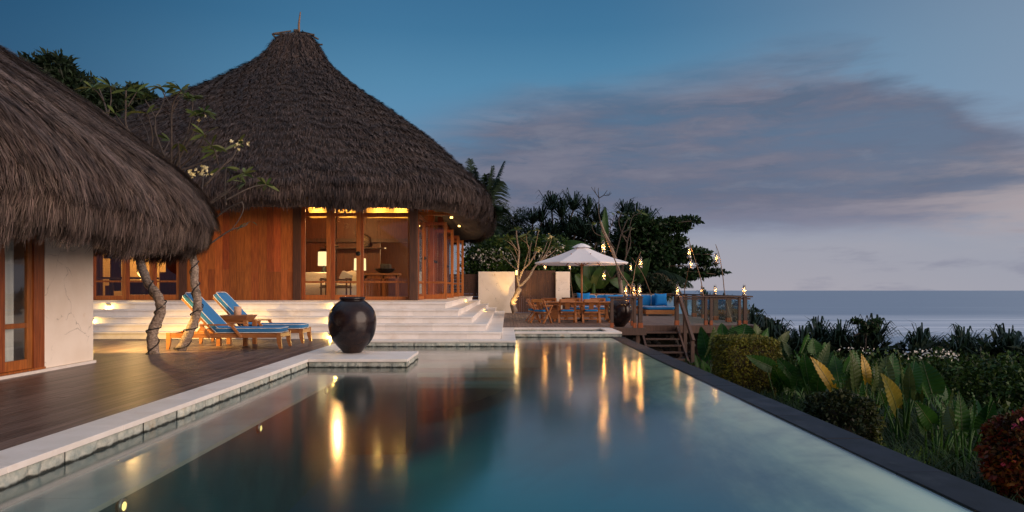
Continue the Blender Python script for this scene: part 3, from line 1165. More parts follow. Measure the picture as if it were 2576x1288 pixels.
def leaf(y, x0, x1):
    mb = MB()
    s_ = .10
    mb.box(x0, x0 + s_, y, y + .05, FZ + .012, 3.64)
    mb.box(x1 - s_, x1, y, y + .05, FZ + .012, 3.64)
    for (za, zc) in ((FZ + .012, 1.19), (1.57, 1.63), (3.54, 3.64)):
        mb.box(x0 + s_, x1 - s_, y + .002, y + .048, za, zc)
    d = mb.build('door', M['teak'], villa, bevel=.005)
    g_ = MB()
    g_.box(x0 + s_, x1 - s_, y + .02, y + .028, 1.19, 1.57)
    g_.box(x0 + s_, x1 - s_, y + .02, y + .028, 1.63, 3.54)
    g_.build('pane', M['pane'], d)
    h = MB().lathe([(.0, -.03), (.05, -.025), (.06, 0), (.05, .025), (0, .03)], n=12)
    m4 = Matrix.Translation((x0 + .05, y - .03, 2.42)) @ Matrix.Rotation(PI / 2, 4, 'X')
    h.v = [tuple(m4 @ Vector(v)) for v in h.v]
    h.build('handle', M['black_metal'], d, smooth=True)


flank_window(21.62, 23.0)
for y in (23.1, 26.0, 29.0, 31.95):
    leaf(y, -2.86, -2.06)
for y in (26.1, 29.6):
    leaf(y + .5, -2.84, -2.12)
flank_window(29.9, 32.0)
# beams under the eave and the bamboo screen lit from behind
b = MB()
b.box(-17, -2.9, FY + .10, FY + .22, 3.70, 3.80)
b.box(-3.0, -2.88, FY + .2, 32.2, 3.70, 3.80)
b.box(-2.86, -1.6, 22.9, 23.02, 3.86, 3.96)
b.build('beam', M['teak'], villa)
for (a, c) in ((1180, 1286), (1300, 1398), (1412, 1598), (495, 700)):
    b = MB().add([(X_(a), FY + .75, 3.70), (X_(c), FY + .75, 3.70), (X_(c), FY + .30, 4.50), (X_(a), FY + .30, 4.50)], [(0, 1, 2, 3)])
    b.build('bamboo_screen', M['rattan'], villa)
# interior shell
b = MB()
b.box(-16.6, -2.9, FY + .06, 32.2, FZ - .05, FZ + .008)
b.build('floor', M['inner_floor'], villa)
b = MB()
yb_ = 27.6
for x0, x1 in ((-16.5, -5.15), (-4.0, -2.95)):
    xx = x0
    while xx < x1 - .01:
        b.box(xx, min(xx + .45, x1) - .006, yb_, yb_ + .08, FZ + .008, 4.6)
        xx += .45
b.box(-5.15, -4.0, yb_, yb_ + .08, 3.35, 4.6)
b.box(-9.9, -9.8, FY + .1, yb_, FZ + .008, 4.6)
b.box(-16.5, -2.96, FY + 1.3, yb_, 4.60, 4.66)
b.box(-16.65, -16.56, FY + .1, 32.2, FZ, ZT)
b.box(-16.6, -2.9, 32.2, 32.26, FZ, ZT)
b.build('inner_wall', M['inner_wall'], villa)
b = MB()
for x in (-7.1, -3.9):
    b.box(x, x + .2, yb_ - .2, yb_ - .004, FZ + .008, 4.6)
b.box(-9.7, -2.96, yb_ - .15, yb_ - .005, 3.25, 3.4)
b.build('inner_post', M['teak_dark'], villa)
# soffit spot lamps
for (x, y, z) in ((-2.1, 21.5, 3.86), (-2.0, 24.3, 3.9), (-2.0, 28.2, 3.95)):
    b = MB().lathe([(.035, -.012), (.05, -.01), (.05, .05)], (x, y, z), 12)
    b.build('downlight', M['bulb'], villa, smooth=True)
    lamp('downlight_lamp', (x, y, z - .04), 45, (1, .50, .16), .03, 120, (x, y, 0), .7)
for x in (-9.4, -8.3, -7.2, -5.9, -4.6, -3.3):
    lamp('eave_lamp', (x, 20.5, 3.95), 18 if x < -6.5 else 30, (1, .46, .13), .05, 125, (x, 21.6, 1.0), .8)
for x in (-12.6, -11.4, -6.2, -5.2, -4.2, -3.5):
    lamp('cove_lamp', (x, FY + .42, 3.86), 22, (1, .60, .17), .03)
lamp('room_lamp', (-6.2, 24.6, 3.9), 230, (1, .52, .18), .15)
lamp('room_lamp', (-13.4, 24.3, 3.5), 330, (1, .58, .20), .15)
lamp('room_lamp', (-4.0, 29.6, 3.0), 110, (1, .62, .25), .15)

# inside: lamps, sofa, chairs, console


def table_lamp(x, y, ztab, zs0, zs1, r, label):
    t = thing('table_lamp', label, 'lamp', (x, y, FZ + .01))
    MB().lathe([(.02, 0), (.16, 0), (.16, .02), (.03, .05), (.03, ztab - FZ - .05), (.28, ztab - FZ - .04), (.28, ztab - FZ - .01), (0.02, ztab - FZ - .01)],
               (x, y, FZ + .01), 20, False).build('stand', M['teak_dark'], t, smooth=True)
    MB().lathe([(.10, ztab), (.17, ztab + .03), (.20, ztab + .12), (.12, ztab + .22), (.03, zs0 - .02), (.015, zs0 + .05)], (x, y, 0), 20).build('body', M['black_metal'], t, smooth=True)
    MB().lathe([(r, zs0), (r * .96, zs1)], (x, y, 0), 28, False).build('lamp_shade', M['shade'], t, smooth=True)
    lamp('table_lamp_bulb', (x, y, (zs0 + zs1) / 2), 110, (1, .62, .25), .05)
    return t


table_lamp(-6.86, 25.5, 1.78, 2.24, 2.76, .22, 'tall table lamp with glowing cream shade behind the narrow glazed door')
table_lamp(-5.45, 25.2, 1.72, 2.06, 2.50, .22, 'lower table lamp with glowing cream shade beside the white armchair')
t = thing('sofa', 'cream upholstered sofa under the tall table lamp inside the villa', 'sofa', (-7.0, 24.9, FZ + .01))
MB().cushion((-7.2, 24.9, 1.32), .75, .42, .28).build('seat', M['white_fabric'], t, smooth=True)
MB().cushion((-7.2, 25.25, 1.55), .78, .14, .45).build('back', M['white_fabric'], t, smooth=True)
t = thing('armchair', 'rounded white armchair with a high curved back inside the villa', 'armchair', (-5.7, 24.2, FZ + .01))
b = MB()
rows = []
for i in range(9):
    a = PI * (.05 + .9 * i / 8)
    hgt = 1.52 + .52 * math.sin(a) ** 1.2
    rows.append([(-5.62 + .48 * math.cos(a), 24.2 + .42 * math.sin(a), FZ + .02), (-5.62 + .50 * math.cos(a), 24.2 + .44 * math.sin(a), hgt - .04),
                 (-5.62 + .46 * math.cos(a), 24.2 + .40 * math.sin(a), hgt), (-5.62 + .40 * math.cos(a), 24.2 + .34 * math.sin(a), hgt - .05),
                 (-5.62 + .38 * math.cos(a), 24.2 + .32 * math.sin(a), FZ + .3)])
b.grid(rows)
b.build('back', M['white_fabric'], t, smooth=True)
MB().cushion((-5.62, 24.15, 1.30), .40, .36, .26).build('seat', M['white_fabric'], t, smooth=True)
MB().cushion((-5.75, 24.25, 1.80), .20, .09, .18, Matrix.Rotation(.5, 3, 'Y')).build('pillow', M['white_fabric'], t, smooth=True)


def rail_chair(x, y, label):
    t = thing('wooden_chair', label, 'chair', (x, y, FZ + .01), 0, 'slatted wooden chairs inside the glazed doors')
    for sx in (-.42, .42):
        for sy in (-.3, .3):
            MB().tube([(x + sx, y + sy, FZ + .012), (x + sx, y + sy, FZ + .68)], .03, 8).build('leg', M['teak_dark'], t, smooth=True)
    b = MB()
    for z in (.40, .66):
        b.beam((x - .47, y - .3, FZ + z), (x + .47, y - .3, FZ + z), .05, .05)
        b.beam((x - .47, y + .3, FZ + z), (x + .47, y + .3, FZ + z), .05, .05)
    for sx in (-.42, .42):
        b.beam((x + sx, y - .33, FZ + .70), (x + sx, y + .33, FZ + .70), .06, .03)
    b.build('rail', M['teak_dark'], t)
    MB().box(x - .4, x + .4, y - .28, y + .28, FZ + .43, FZ + .48).build('seat', M['teak_dark'], t, bevel=.01)


rail_chair(-5.78, 23.0, 'slatted dark wooden armchair before the cream sofa')
t = thing('console_table', 'dark wooden console table behind the wide villa window', 'table', (-4.2, 23.6, FZ + .01))
MB().box(-5.0, -3.72, 23.4, 23.9, 1.85, 1.92).build('table_top', M['teak_h'], t, bevel=.008)
MB().box(-4.9, -3.8, 23.45, 23.85, 1.74, 1.849).build('apron', M['teak'], t)
for x in (-4.9, -4.3, -3.85):
    for y in (23.45, 23.8):
        MB().box(x, x + .06, y, y + .06, FZ + .012, 1.86).build('leg', M['teak'], t)
t = thing('bowl', 'wide black bowl heaped with a dark round fruit pile on console table', 'bowl', (-4.25, 23.65, 1.92))
MB().lathe([(.16, 1.921), (.27, 1.97), (.35, 2.06), (.36, 2.08), (.31, 2.06), (.1, 1.98)], (-4.25, 23.65, 0), 24).build('dish', M['black_metal'], t, smooth=True)
MB().cushion((-4.22, 23.65, 2.12), .18, .16, .13).build('fruit', M['bark_dark'], t, smooth=True)
t = thing('shelf', 'high wooden shelf on the back wall of the villa room', 'shelf', (-6.3, 27.4, 3.0))
MB().box(-7.5, -4.9, 27.15, 27.59, 2.98, 3.03).build('board', M['teak_dark'], t)
o = MB().lathe([(.12, 0), (.20, .06), (.24, .25), (.22, .42), (.10, .50), (.03, .56)], (-5.75, 27.36, 3.032), 20).build('patterned_jar', M['ceramic'], None, smooth=True)
o['label'] = 'zigzag patterned tall jar on the high shelf indoors'
o['category'] = 'jar'
o = MB().lathe([(.10, 0), (.28, .05), (.26, .10), (.10, .14), (.07, .22), (.02, .24)], (-7.05, 27.36, 3.032), 20).build('ornament', M['ceramic'], None, smooth=True)
o['label'] = 'low rounded ornament at the end of the high shelf'
o['category'] = 'ornament'
# left room: a dining set seen dark against the lit wall
t = thing('dining_table', 'dark indoor dining table behind the far side glazing', 'table', (-12.9, 23.4, FZ + .01))
MB().box(-14.2, -12.2, 22.9, 23.9, 1.72, 1.78).build('table_top', M['teak_dark'], t)
for x in (-13.6, -12.5):
    MB().box(x, x + .1, 23.3, 23.4, FZ + .012, 1.72).build('leg', M['teak_dark'], t)
t = thing('pendant_lamp', 'dark bell shaped pendant lamp over the indoor dining table', 'lamp', (-13.4, 23.2, 2.5))
MB().tube([(-13.4, 23.2, 2.75), (-13.4, 23.2, 4.6)], .012, 6).build('cord', M['black_metal'], t)
MB().lathe([(.30, 2.42), (.27, 2.50), (.10, 2.60), (.04, 2.78)], (-13.4, 23.2, 0), 20, False).build('lamp_shade', M['black_metal'], t, smooth=True)
b = MB()
b.box(-14.3, -13.25, 25.4, 25.42, 1.85, 3.6)
b.box(-15.0, -14.8, 25.4, 25.42, 1.5, 3.6)
b.box(-15.05, -15.002, 25.38, 25.44, 1.035, 3.7)
b.box(-14.798, -14.362, 25.385, 25.435, 1.035, 1.3)
b.box(-12.95, -12.72, 25.4, 25.42, 2.0, 3.6)
b.box(-14.36, -14.302, 25.38, 25.44, 1.035, 3.7)
b.box(-13.248, -12.952, 25.38, 25.44, 1.035, 3.7)
b.box(-14.3, -13.25, 25.385, 25.435, 1.7, 1.848)
o = b.build('folding_screen', M['rattan'], None)
o['label'] = 'tall woven screen glowing in the lamp light behind far glazing'
o['category'] = 'screen'

# ---------------------------------------------------------------- near pavilion
HX = -7.0
pav = thing('thatched_pavilion', 'low pavilion with cracked cream wall and shaggy thatched eave by the pool deck', 'house', (-10.5, 7.3, .15))
rl = roof_mesh(RL, 'roof', pav, inner=((.90, .0), (.78, .25), (.70, .5)))
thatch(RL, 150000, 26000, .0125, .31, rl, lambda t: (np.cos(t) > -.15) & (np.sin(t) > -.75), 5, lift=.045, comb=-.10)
b = MB()
b.box(HX - .35, HX, 10.335, 11.54, .192, 2.75)
b.box(-13.9, HX - .352, 11.24, 11.538, .192, 2.75)
b.build('wall', M['wall_stone'], pav, bevel=.012)
b = MB()
b.box(HX - .36, HX + .035, 3.0, 11.56, .147, .19)
b.box(-13.9, HX - .362, 11.2, 11.56, .147, .189)
b.build('plinth', M['lime'], pav)
b = MB()
b.box(-13.9, HX - .36, 2.6, 11.2, .10, .18)
b.build('floor', M['inner_floor'], pav)
b = MB()
b.box(-13.9, -13.8, 2.6, 11.2, .18, 2.75)
b.box(-13.9, HX - .1, 2.5, 2.6, .18, 2.75)
b.box(-13.9, HX, 2.6, 11.24, 2.75, 2.8)
b.build('inner_wall', M['inner_wall'], pav)
# door frame and leaves (the leaves slide behind each other along the pool side)
b = MB()
b.box(HX - .14, HX - .004, 10.10, 10.33, .193, 2.70)
b.box(HX - .14, HX - .004, 3.0, 10.10, 2.52, 2.70)
b.box(HX - .14, HX + .02, 3.0, 10.325, .193, .225)
b.build('door_frame', M['teak'], pav, bevel=.006)


def slide_leaf(y0, y1):
    x = HX - .075
    mb = MB()
    s_ = .105
    for (a, c) in ((y0, y0 + s_), (y1 - s_, y1)):
        mb.box(x, x + .05, a, c, .228, 2.51)
    for (za, zc) in ((.228, .37), (.83, .90), (2.42, 2.51)):
        mb.box(x + .002, x + .048, y0 + s_, y1 - s_, za, zc)
    d = mb.build('door', M['teak'], pav, bevel=.005)
    g_ = MB()
    g_.box(x + .02, x + .028, y0 + s_, y1 - s_, .37, .83)
    g_.box(x + .02, x + .028, y0 + s_, y1 - s_, .90, 2.42)
    g_.build('pane', M['pane'], d)


for y1 in (10.095, 9.43, 8.77, 8.11):
    slide_leaf(y1 - .655, y1)


def curtain(y0, y1, label):
    rows = []
    for z in (.21, .8, 1.5, 2.55):
        row = []
        n = 40
        for k in range(n + 1):
            u = k / n
            row.append((HX - .17 + .04 * math.sin(u * 34) + .015 * math.sin(u * 71), y0 + (y1 - y0) * u, z))
        rows.append(row)
    o = MB().grid(rows).build('curtain', M['curtain'], None, smooth=True)
    o['label'] = label
    o['category'] = 'curtain'


curtain(9.0, 9.86, 'white floor length curtain gathered behind the pavilion glass door')
# ---------------------------------------------------------------- big jars
URN = [(.0, 0), (.165, 0), (.176, .012), (.215, .065), (.288, .14), (.372, .243), (.418, .361), (.444, .48), (.452, .598), (.440, .716), (.392, .835),
       (.340, .894), (.276, .950), (.224, .988), (.222, 1.0), (.236, 1.008), (.243, 1.028), (.232, 1.052), (.20, 1.056), (.185, 1.03), (.18, .95)]


def urn(x, y, z, s, label):
    t = thing('clay_jar', label, 'jar', (x, y, z))
    pr = [(r * s, q * s) for r, q in URN[:14]]
    b = MB().lathe(pr, (x, y, z), 48, False)
    rr = random.Random(2)
    o = b.build('body', M['urn'], t, smooth=True)
    sub = o.modifiers.new('smooth', 'SUBSURF')
    sub.levels = sub.render_levels = 1
    MB().lathe([(r * s, q * s) for r, q in URN[13:]], (x, y, z), 48, False).build('rim', M['urn'], t, smooth=True)


urn(-3.02, 13.28, .151, 1.03, 'huge black glazed clay jar on the white pool platform')
urn(3.66, 22.25, .152, .88, 'black glazed clay jar behind the timber railing on dining deck')

# ---------------------------------------------------------------- sun loungers


def make_lounger():
    t = proto('sun_lounger', 'teak sun lounger with blue cushions nearest the pool, half behind the plumeria trunk', 'sun lounger', 'sun loungers on the pool deck')
    w = .34
    b = MB()
    for sy in (-w, w):
        b.box(-1.13, 1.13, sy - .02, sy + .02, .235, .325)
    for x in (-1.14, 1.14):
        b.box(x - .02, x + .02, -w + .02, w - .02, .235, .323)
    for x in (-.22, .3, .8):
        b.box(x - .02, x + .02, -w + .02, w - .02, .26, .30)
    for i in range(9):
        b.box(-.2 + i * .148, -.2 + i * .148 + .11, -w + .022, w - .022, .302, .32)
    b.build('frame', M['teak_h'], t, bevel=.004)
    for sx in (-1, 1):
        for sy in (-w, w):
            rows = []
            for z, bx, wx in ((.34, 0, .085), (.24, 0, .09), (.14, .015, .085), (.05, .045, .065), (0.002, .065, .05)):
                x0 = sx * (1.165 - .09) if sx > 0 else sx * 1.165
                if sx > 0:
                    x0, x1 = 1.165 - wx + bx * .35, 1.165 + bx * .35
                else:
                    x0, x1 = -1.165 - bx * .0, -1.165 + wx - bx * .0
                rows.append([(x0, sy - .028, z), (x1, sy - .028, z), (x1, sy + .028, z), (x0, sy + .028, z), (x0, sy - .028, z)])
            lb = MB().grid(rows)
            lb.add(rows[0][:4], [(3, 2, 1, 0)])
            lb.add(rows[-1][:4], [(0, 1, 2, 3)])
            lb.build('leg', M['teak_h'], t)
    for sy in (-w - .045, w + .045):
        b = MB()
        b.beam((-.47, sy, .505), (.22, sy, .505), .06, .03)
        b.beam((-.45, sy, .50), (-.27, sy, .24), .05, .06)
        b.beam((.16, sy, .50), (.37, sy, .24), .05, .05)
        b.build('arm', M['teak_h'], t, bevel=.004)
    p0, p1 = Vector((-.22, 0, .33)), Vector((-.88, 0, 1.04))
    d = (p1 - p0).normalized()
    nrm = Vector((d.z, 0, -d.x)) * -1
    nrm = Vector((-d.z, 0, d.x)) * -1
    b = MB()
    for sy in (-.27, .27):
        b.beam(p0 + Vector((0, sy, 0)), p1 + Vector((0, sy, 0)), .05, .035, nrm)
    for k in range(7):
        c = p0 + d * (.08 + k * .145)
        b.beam(c + Vector((0, -.27, 0)) + nrm * .02, c + Vector((0, .27, 0)) + nrm * .02, .10, .015, nrm)
    b.beam(p0 + d * .45 + Vector((0, -.2, -.03)), Vector((-.80, -.2, .27)), .03, .03)
    b.beam(p0 + d * .45 + Vector((0, .2, -.03)), Vector((-.80, .2, .27)), .03, .03)
    b.build('back_frame', M['teak_h'], t, bevel=.003)
    rot = Matrix((d, Vector((0, 1, 0)), d.cross(Vector((0, 1, 0))))).transposed()
    top = rot @ Vector((0, 0, 1))
    if top.x < 0:
        nn = -1
    else:
        nn = 1
    c = p0 + d * .50 + rot @ Vector((0, 0, nn * .085))

    def pillow(c, sx, sy, sz, rot, name):
        o = MB().cushion(c, sx, sy, sz, rot).build(name, M['blue'], t, smooth=True)
        for zz in (-1, 1):
            ring = []
            for k in range(41):
                a = 2 * PI * k / 40
                q = Vector((math.copysign(abs(math.cos(a)) ** .22, math.cos(a)) * (sx + .002), math.copysign(abs(math.sin(a)) ** .22, math.sin(a)) * (sy + .002), zz * sz * .72))
                ring.append(Vector(c) + rot @ q)
            MB().tube(ring, .008, 6).build('piping', M['piping'], o, smooth=True)
    pillow(c, .52, .32, .062, rot, 'back_cushion')
    pillow((.46, 0, .385), .69, .325, .06, Matrix.Identity(3), 'seat_cushion')
    return t


lg = make_lounger()
place(lg, (-5.86, 14.42, .147), .035)
copy_tree(lg, 'teak sun lounger with blue cushions closer to the white steps, beyond the side table', (-5.83, 15.85, .147), .03)
t = thing('side_table', 'square teak side table between the two blue loungers', 'side table', (-5.99, 15.12, .147))
x, y = -5.99, 15.12
b = MB()
b.add([(x - .34, y - .32, .81), (x + .34, y - .32, .81), (x + .34, y + .32, .81), (x - .34, y + .32, .81),
       (x - .25, y - .24, .66), (x + .25, y - .24, .66), (x + .25, y + .24, .66), (x - .25, y + .24, .66)],
      [(0, 1, 2, 3), (7, 6, 5, 4), (1, 0, 4, 5), (2, 1, 5, 6), (3, 2, 6, 7), (0, 3, 7, 4)])
b.build('table_top', M['teak_h'], t, bevel=.006)
for sx in (-1, 1):
    for sy in (-1, 1):
        MB().box(x + sx * .29 - .045, x + sx * .29 + .045, y + sy * .27 - .045, y + sy * .27 + .045, .149, .70).build('leg', M['teak_h'], t, bevel=.005)
o = MB().lathe([(.07, 0), (.078, .01), (.078, .185), (.070, .19), (.066, .18), (.066, .02)], (-5.95, 15.05, .811), 28).build('candle_holder', M['candle'], None, smooth=True)
o['label'] = 'pale woven cylinder candle holder on the teak side table'
o['category'] = 'candle holder'

# ---------------------------------------------------------------- dining set
TX, TY, DZ = 2.82, 26.0, .149
t = thing('dining_table', 'long teak outdoor dining table under the white parasol', 'table', (TX, TY, DZ))
b = MB()
for k in range(8):
    b.box(TX - 1.5, TX + 1.5, TY - .56 + k * .14, TY - .56 + k * .14 + .132, DZ + .70, DZ + .745)
b.build('table_top', M['teak_h'], t, bevel=.004)
MB().box(TX - 1.3, TX + 1.3, TY - .42, TY + .42, DZ + .61, DZ + .698).build('apron', M['teak_h'], t)
for sx in (-1.05, 1.05):
    b = MB()
    b.box(TX + sx - .16, TX + sx + .16, TY - .1, TY + .1, DZ + .10, DZ + .608)
    b.box(TX + sx - .05, TX + sx + .05, TY - .42, TY + .42, DZ + .002, DZ + .098)
    b.build('leg', M['teak_h'], t, bevel=.005)
MB().box(TX - .89, TX + .89, TY - .04, TY + .04, DZ + .14, DZ + .24).build('stretcher', M['teak_h'], t)


def make_chair():
    t = proto('deck_chair', '-', 'chair', 'folding teak chairs round the outdoor table')
    w = .27
    for sx in (-w, w):
        MB().beam((sx, -.24, .85), (sx, .23, .002), .035, .07, (1, 0, 0)).build('leg', M['teak_h'], t)
        MB().beam((sx * 1.12, .20, .61), (sx * 1.12, -.26, .002), .035, .07, (1, 0, 0)).build('leg', M['teak_h'], t)
        MB().beam((sx * 1.08, -.22, .625), (sx * 1.08, .27, .625), .07, .028).build('arm', M['teak_h'], t, bevel=.004)
    b = MB()
    b.beam((-w, -.225, .80), (w, -.225, .80), .03, .13, (0, .45, 1))
    b.beam((-w, -.02, .47), (w, -.02, .47), .03, .06, (0, .45, 1))
    b.beam((0, -.215, .76), (0, -.03, .46), .17, .022, (0, 1, .4))
    b.build('backrest', M['teak_h'], t, bevel=.004)
    MB().box(-w + .02, w - .02, -.16, .25, .38, .41).build('seat', M['teak_h'], t)
    MB().cushion((0, .04, .445), w - .03, .22, .035).build('cushion', M['blue2'], t, smooth=True)
    b = MB()
    b.beam((-w, .06, .33), (w, .06, .33), .03, .05)
    b.beam((-w, -.17, .14), (w, -.17, .14), .03, .04)
    b.build('stretcher', M['teak_h'], t)
    return t


ch = make_chair()
spots = [((2.16, 24.75), 0.0, 'teak chair with its back to the pool, left of the parasol pole'),
         ((3.02, 24.75), 0.0, 'teak chair with its back to the pool, right of the parasol pole'),
         ((1.22, 24.55), -.75, 'angled teak chair at the near corner of the table towards the steps'),
         ((.98, 25.75), -1.45, 'teak chair at the table end towards the white steps'),
         ((1.66, 27.2), PI, 'teak chair across the table in front of the dark gate'),
         ((2.62, 27.2), PI, 'teak chair across the table in front of the blue sofa pillow'),
         ((3.62, 27.2), PI, 'lamp lit teak chair across the table by the sofa corner'),
         ((4.05, 24.9), .7, 'teak chair half hidden behind the black jar on dining deck')]
for i, ((x, y), r, lab) in enumerate(spots):
    if i == 0:
        place(ch, (x, y, DZ), r)
        ch['label'] = lab
    else:
        copy_tree(ch, lab, (x, y, DZ), r)

# parasol
t = thing('parasol', 'open white canvas parasol with timber pole over the dining table', 'parasol', (TX, TY, DZ))
MB().tube([(TX, TY, DZ), (TX, TY, 3.0)], .035, 12).build('pole', M['teak_h'], t, smooth=True)
MB().lathe([(.26, DZ), (.26, DZ + .05), (.06, DZ + .08), (.05, DZ + .3)], (TX, TY, 0), 20).build('base', M['black_metal'], t, smooth=True)
ph = math.radians(14.5)
R0, ZA, ZE = 1.86, 3.02, 2.36
b = MB()
rows = []
nseg = 8
for j in range(9):
    u = j / 8
    row = []
    for k in range(nseg * 6 + 1):
        a = ph + 2 * PI * k / (nseg * 6)
        v = (k % 6) / 6
        poly = math.cos(PI / nseg) / math.cos(((a - ph) % (2 * PI / nseg)) - PI / nseg)
        sag = math.sin(PI * v)
        r = (.08 + (R0 - .08) * u) * (poly * (1 - .02 * sag * u))
        z = ZA + (ZE - ZA) * (u ** .92) - .035 * math.sin(PI * u) - .012 * sag * u
        row.append((TX + r * math.cos(a), TY + r * math.sin(a), z))
    rows.append(row)
b.grid(rows)
lastr = rows[-1]
b.grid([lastr, [(p[0], p[1], p[2] - .045) for p in lastr]])
b.build('canopy', M['canvas'], t)
rows = []
for j in range(4):
    u = j / 3
    rows.append([(TX + (.02 + .36 * u) * math.cos(ph + 2 * PI * k / 32), TY + (.02 + .36 * u) * math.sin(ph + 2 * PI * k / 32),
                  ZA + .09 - .15 * u ** 1.5 - .012 * abs(math.sin(PI * k / 4)) * u) for k in range(33)])
MB().grid(rows).build('vent_cap', M['canvas'], t)
for k in range(8):
    a = ph + 2 * PI * k / 8
    MB().beam((TX + .05 * math.cos(a), TY + .05 * math.sin(a), ZA - .12), (TX + (R0 - .08) * math.cos(a), TY + (R0 - .08) * math.sin(a), ZE - .035), .022, .03).build('rib', M['teak_h'], t)
    MB().beam((TX + .05 * math.cos(a), TY + .05 * math.sin(a), 2.25), (TX + .95 * math.cos(a), TY + .95 * math.sin(a), 2.68), .018, .024).build('strut', M['teak_h'], t)

# ---------------------------------------------------------------- outdoor corner sofa
t = thing('corner_sofa', 'long low outdoor corner sofa with blue cushions along the deck rail', 'sofa', (5.6, 32.0, DZ))
b = MB()
b.box(3.2, 7.55, 31.55, 32.5, DZ + .07, DZ + .26)
b.box(6.28, 7.60, 31.0, 31.545, DZ + .07, DZ + .26)
b.box(3.2, 7.55, 32.44, 32.5, DZ + .262, DZ + .78)
b.build('frame', M['teak_h'], t, bevel=.008)
for (x, y) in ((6.32, 31.05), (7.5, 31.05), (3.25, 31.6), (4.8, 31.6), (7.5, 32.4)):
    MB().box(x, x + .08, y, y + .08, DZ + .002, DZ + .07).build('leg', M['teak_h'], t)


def soft(c, sx, sy, sz, name, rot=None, m='blue2', par=None, pip=True, ax=2):
    o = MB().cushion(c, sx, sy, sz, rot).build(name, M[m], par if par is not None else t, smooth=True)
    return o


def pipe(o, c, sx, sy, z, rot=None, plane='xy'):
    ring = []
    for k in range(33):
        a = 2 * PI * k / 32
        u = math.copysign(abs(math.cos(a)) ** .22, math.cos(a))
        v = math.copysign(abs(math.sin(a)) ** .22, math.sin(a))
        q = Vector((u * sx, v * sy, z)) if plane == 'xy' else Vector((u * sx, z, v * sy))
        ring.append(Vector(c) + (rot @ q if rot else q))
    MB().tube(ring, .010, 5).build('piping', M['piping'], o, smooth=True)


o = soft((6.94, 31.45, DZ + .345), .68, .46, .085, 'seat_cushion')
pipe(o, (6.94, 31.45, DZ + .345), .68, .46, .06)
for x in (3.85, 5.2):
    o = soft((x, 31.95, DZ + .345), .66, .40, .085, 'seat_cushion')
    pipe(o, (x, 31.95, DZ + .345), .66, .40, .06)
for x in (3.75, 4.62, 5.49, 6.36, 7.1):
    o = soft((x, 32.33, DZ + .68), .42 if x < 7 else .32, .10, .26, 'back_cushion')
    pipe(o, (x, 32.33, DZ + .68), .42 if x < 7 else .32, .26, -.075, None, 'xz')


def pillow(x, y, z, s, rz, lab, hz=None):
    n = 12
    b = MB()
    rot = Matrix.Rotation(rz, 3, 'Z') @ Matrix.Rotation(-.22, 3, 'X')
    hz = hz or s
    for sg in (-1, 1):
        rows = []
        for i in range(n + 1):
            row = []
            for k in range(n + 1):
                u, v = -1 + 2 * i / n, -1 + 2 * k / n
                th = .13 * ((1 - u ** 4) * (1 - v ** 4)) ** .6
                pu = u * (1 - .09 * (1 - v * v) * abs(u))
                pv = v * (1 - .12 * (1 - u * u) * abs(v))
                p = rot @ Vector((pu * s, sg * th * s * 2.4, pv * hz))
                row.append((x + p.x, y + p.y, z + p.z))
            rows.append(row)
        b.grid(rows)
    o = b.build('throw_pillow', M['blue2'], None, smooth=True)
    o['label'] = lab
    o['category'] = 'pillow'
    o['group'] = 'blue throw pillows on the outdoor sofa'


pillow(7.18, 31.98, DZ + .72, .30, .12, 'square blue pillow upright at the open end of the corner sofa')
pillow(3.55, 32.0, DZ + .74, .31, -.1, 'blue pillow behind the parasol pole at the far sofa end')
pillow(4.85, 32.05, DZ + .74, .33, .05, 'wide blue pillow in the middle of the sofa back', .22)
pillow(5.95, 32.08, DZ + .72, .27, -.15, 'blue pillow on the sofa behind the rail lanterns', .22)
t = thing('deck_console', 'dark timber cabinet against the narrow stone wall panel', 'cabinet', (2.95, 32.9, DZ))
MB().box(2.62, 3.15, 32.7, 33.2, DZ + .74, DZ + .80).build('cabinet_top', M['teak_dark'], t)
MB().box(2.66, 3.11, 32.73, 33.17, DZ + .002, DZ + .738).build('body', M['teak_dark'], t)

# ---------------------------------------------------------------- railings, stair


def rail(name, label, pts, posts, grp=None, panes=True, zt=.97):
    t = thing(name, label, 'railing', (pts[0][0], pts[0][1], DZ))
    for i in range(len(pts) - 1):
        p, q = Vector((*pts[i], DZ + zt)), Vector((*pts[i + 1], DZ + zt))
        d = (q - p).normalized()
        MB().beam(p - d * .08, q + d * .08 if i == len(pts) - 2 else q - d * .085, .16, .05).build('rail', M['rail_wood'], t, bevel=.006)
        MB().beam(p + Vector((0, 0, -.075)), q + Vector((0, 0, -.075)), .05, .05).build('under_rail', M['rail_wood'], t)
        if panes:
            off = Vector((0, 0, -.52))
            MB().beam(p + off + d * .05, q + off - d * .05, .010, .78).build('pane', M['pane_rail'], t)
    for (x, y, s) in posts:
        o = MB().box(x - s / 2, x + s / 2, y - s / 2, y + s / 2, DZ + .16, DZ + zt - .026).build('post', M['rail_wood'], t, bevel=.006)
        MB().box(x - s / 2 - .01, x + s / 2 + .01, y - s / 2 - .01, y + s / 2 + .01, DZ + .001, DZ + .159).build('foot', M['teak'], o, bevel=.006)
    return t


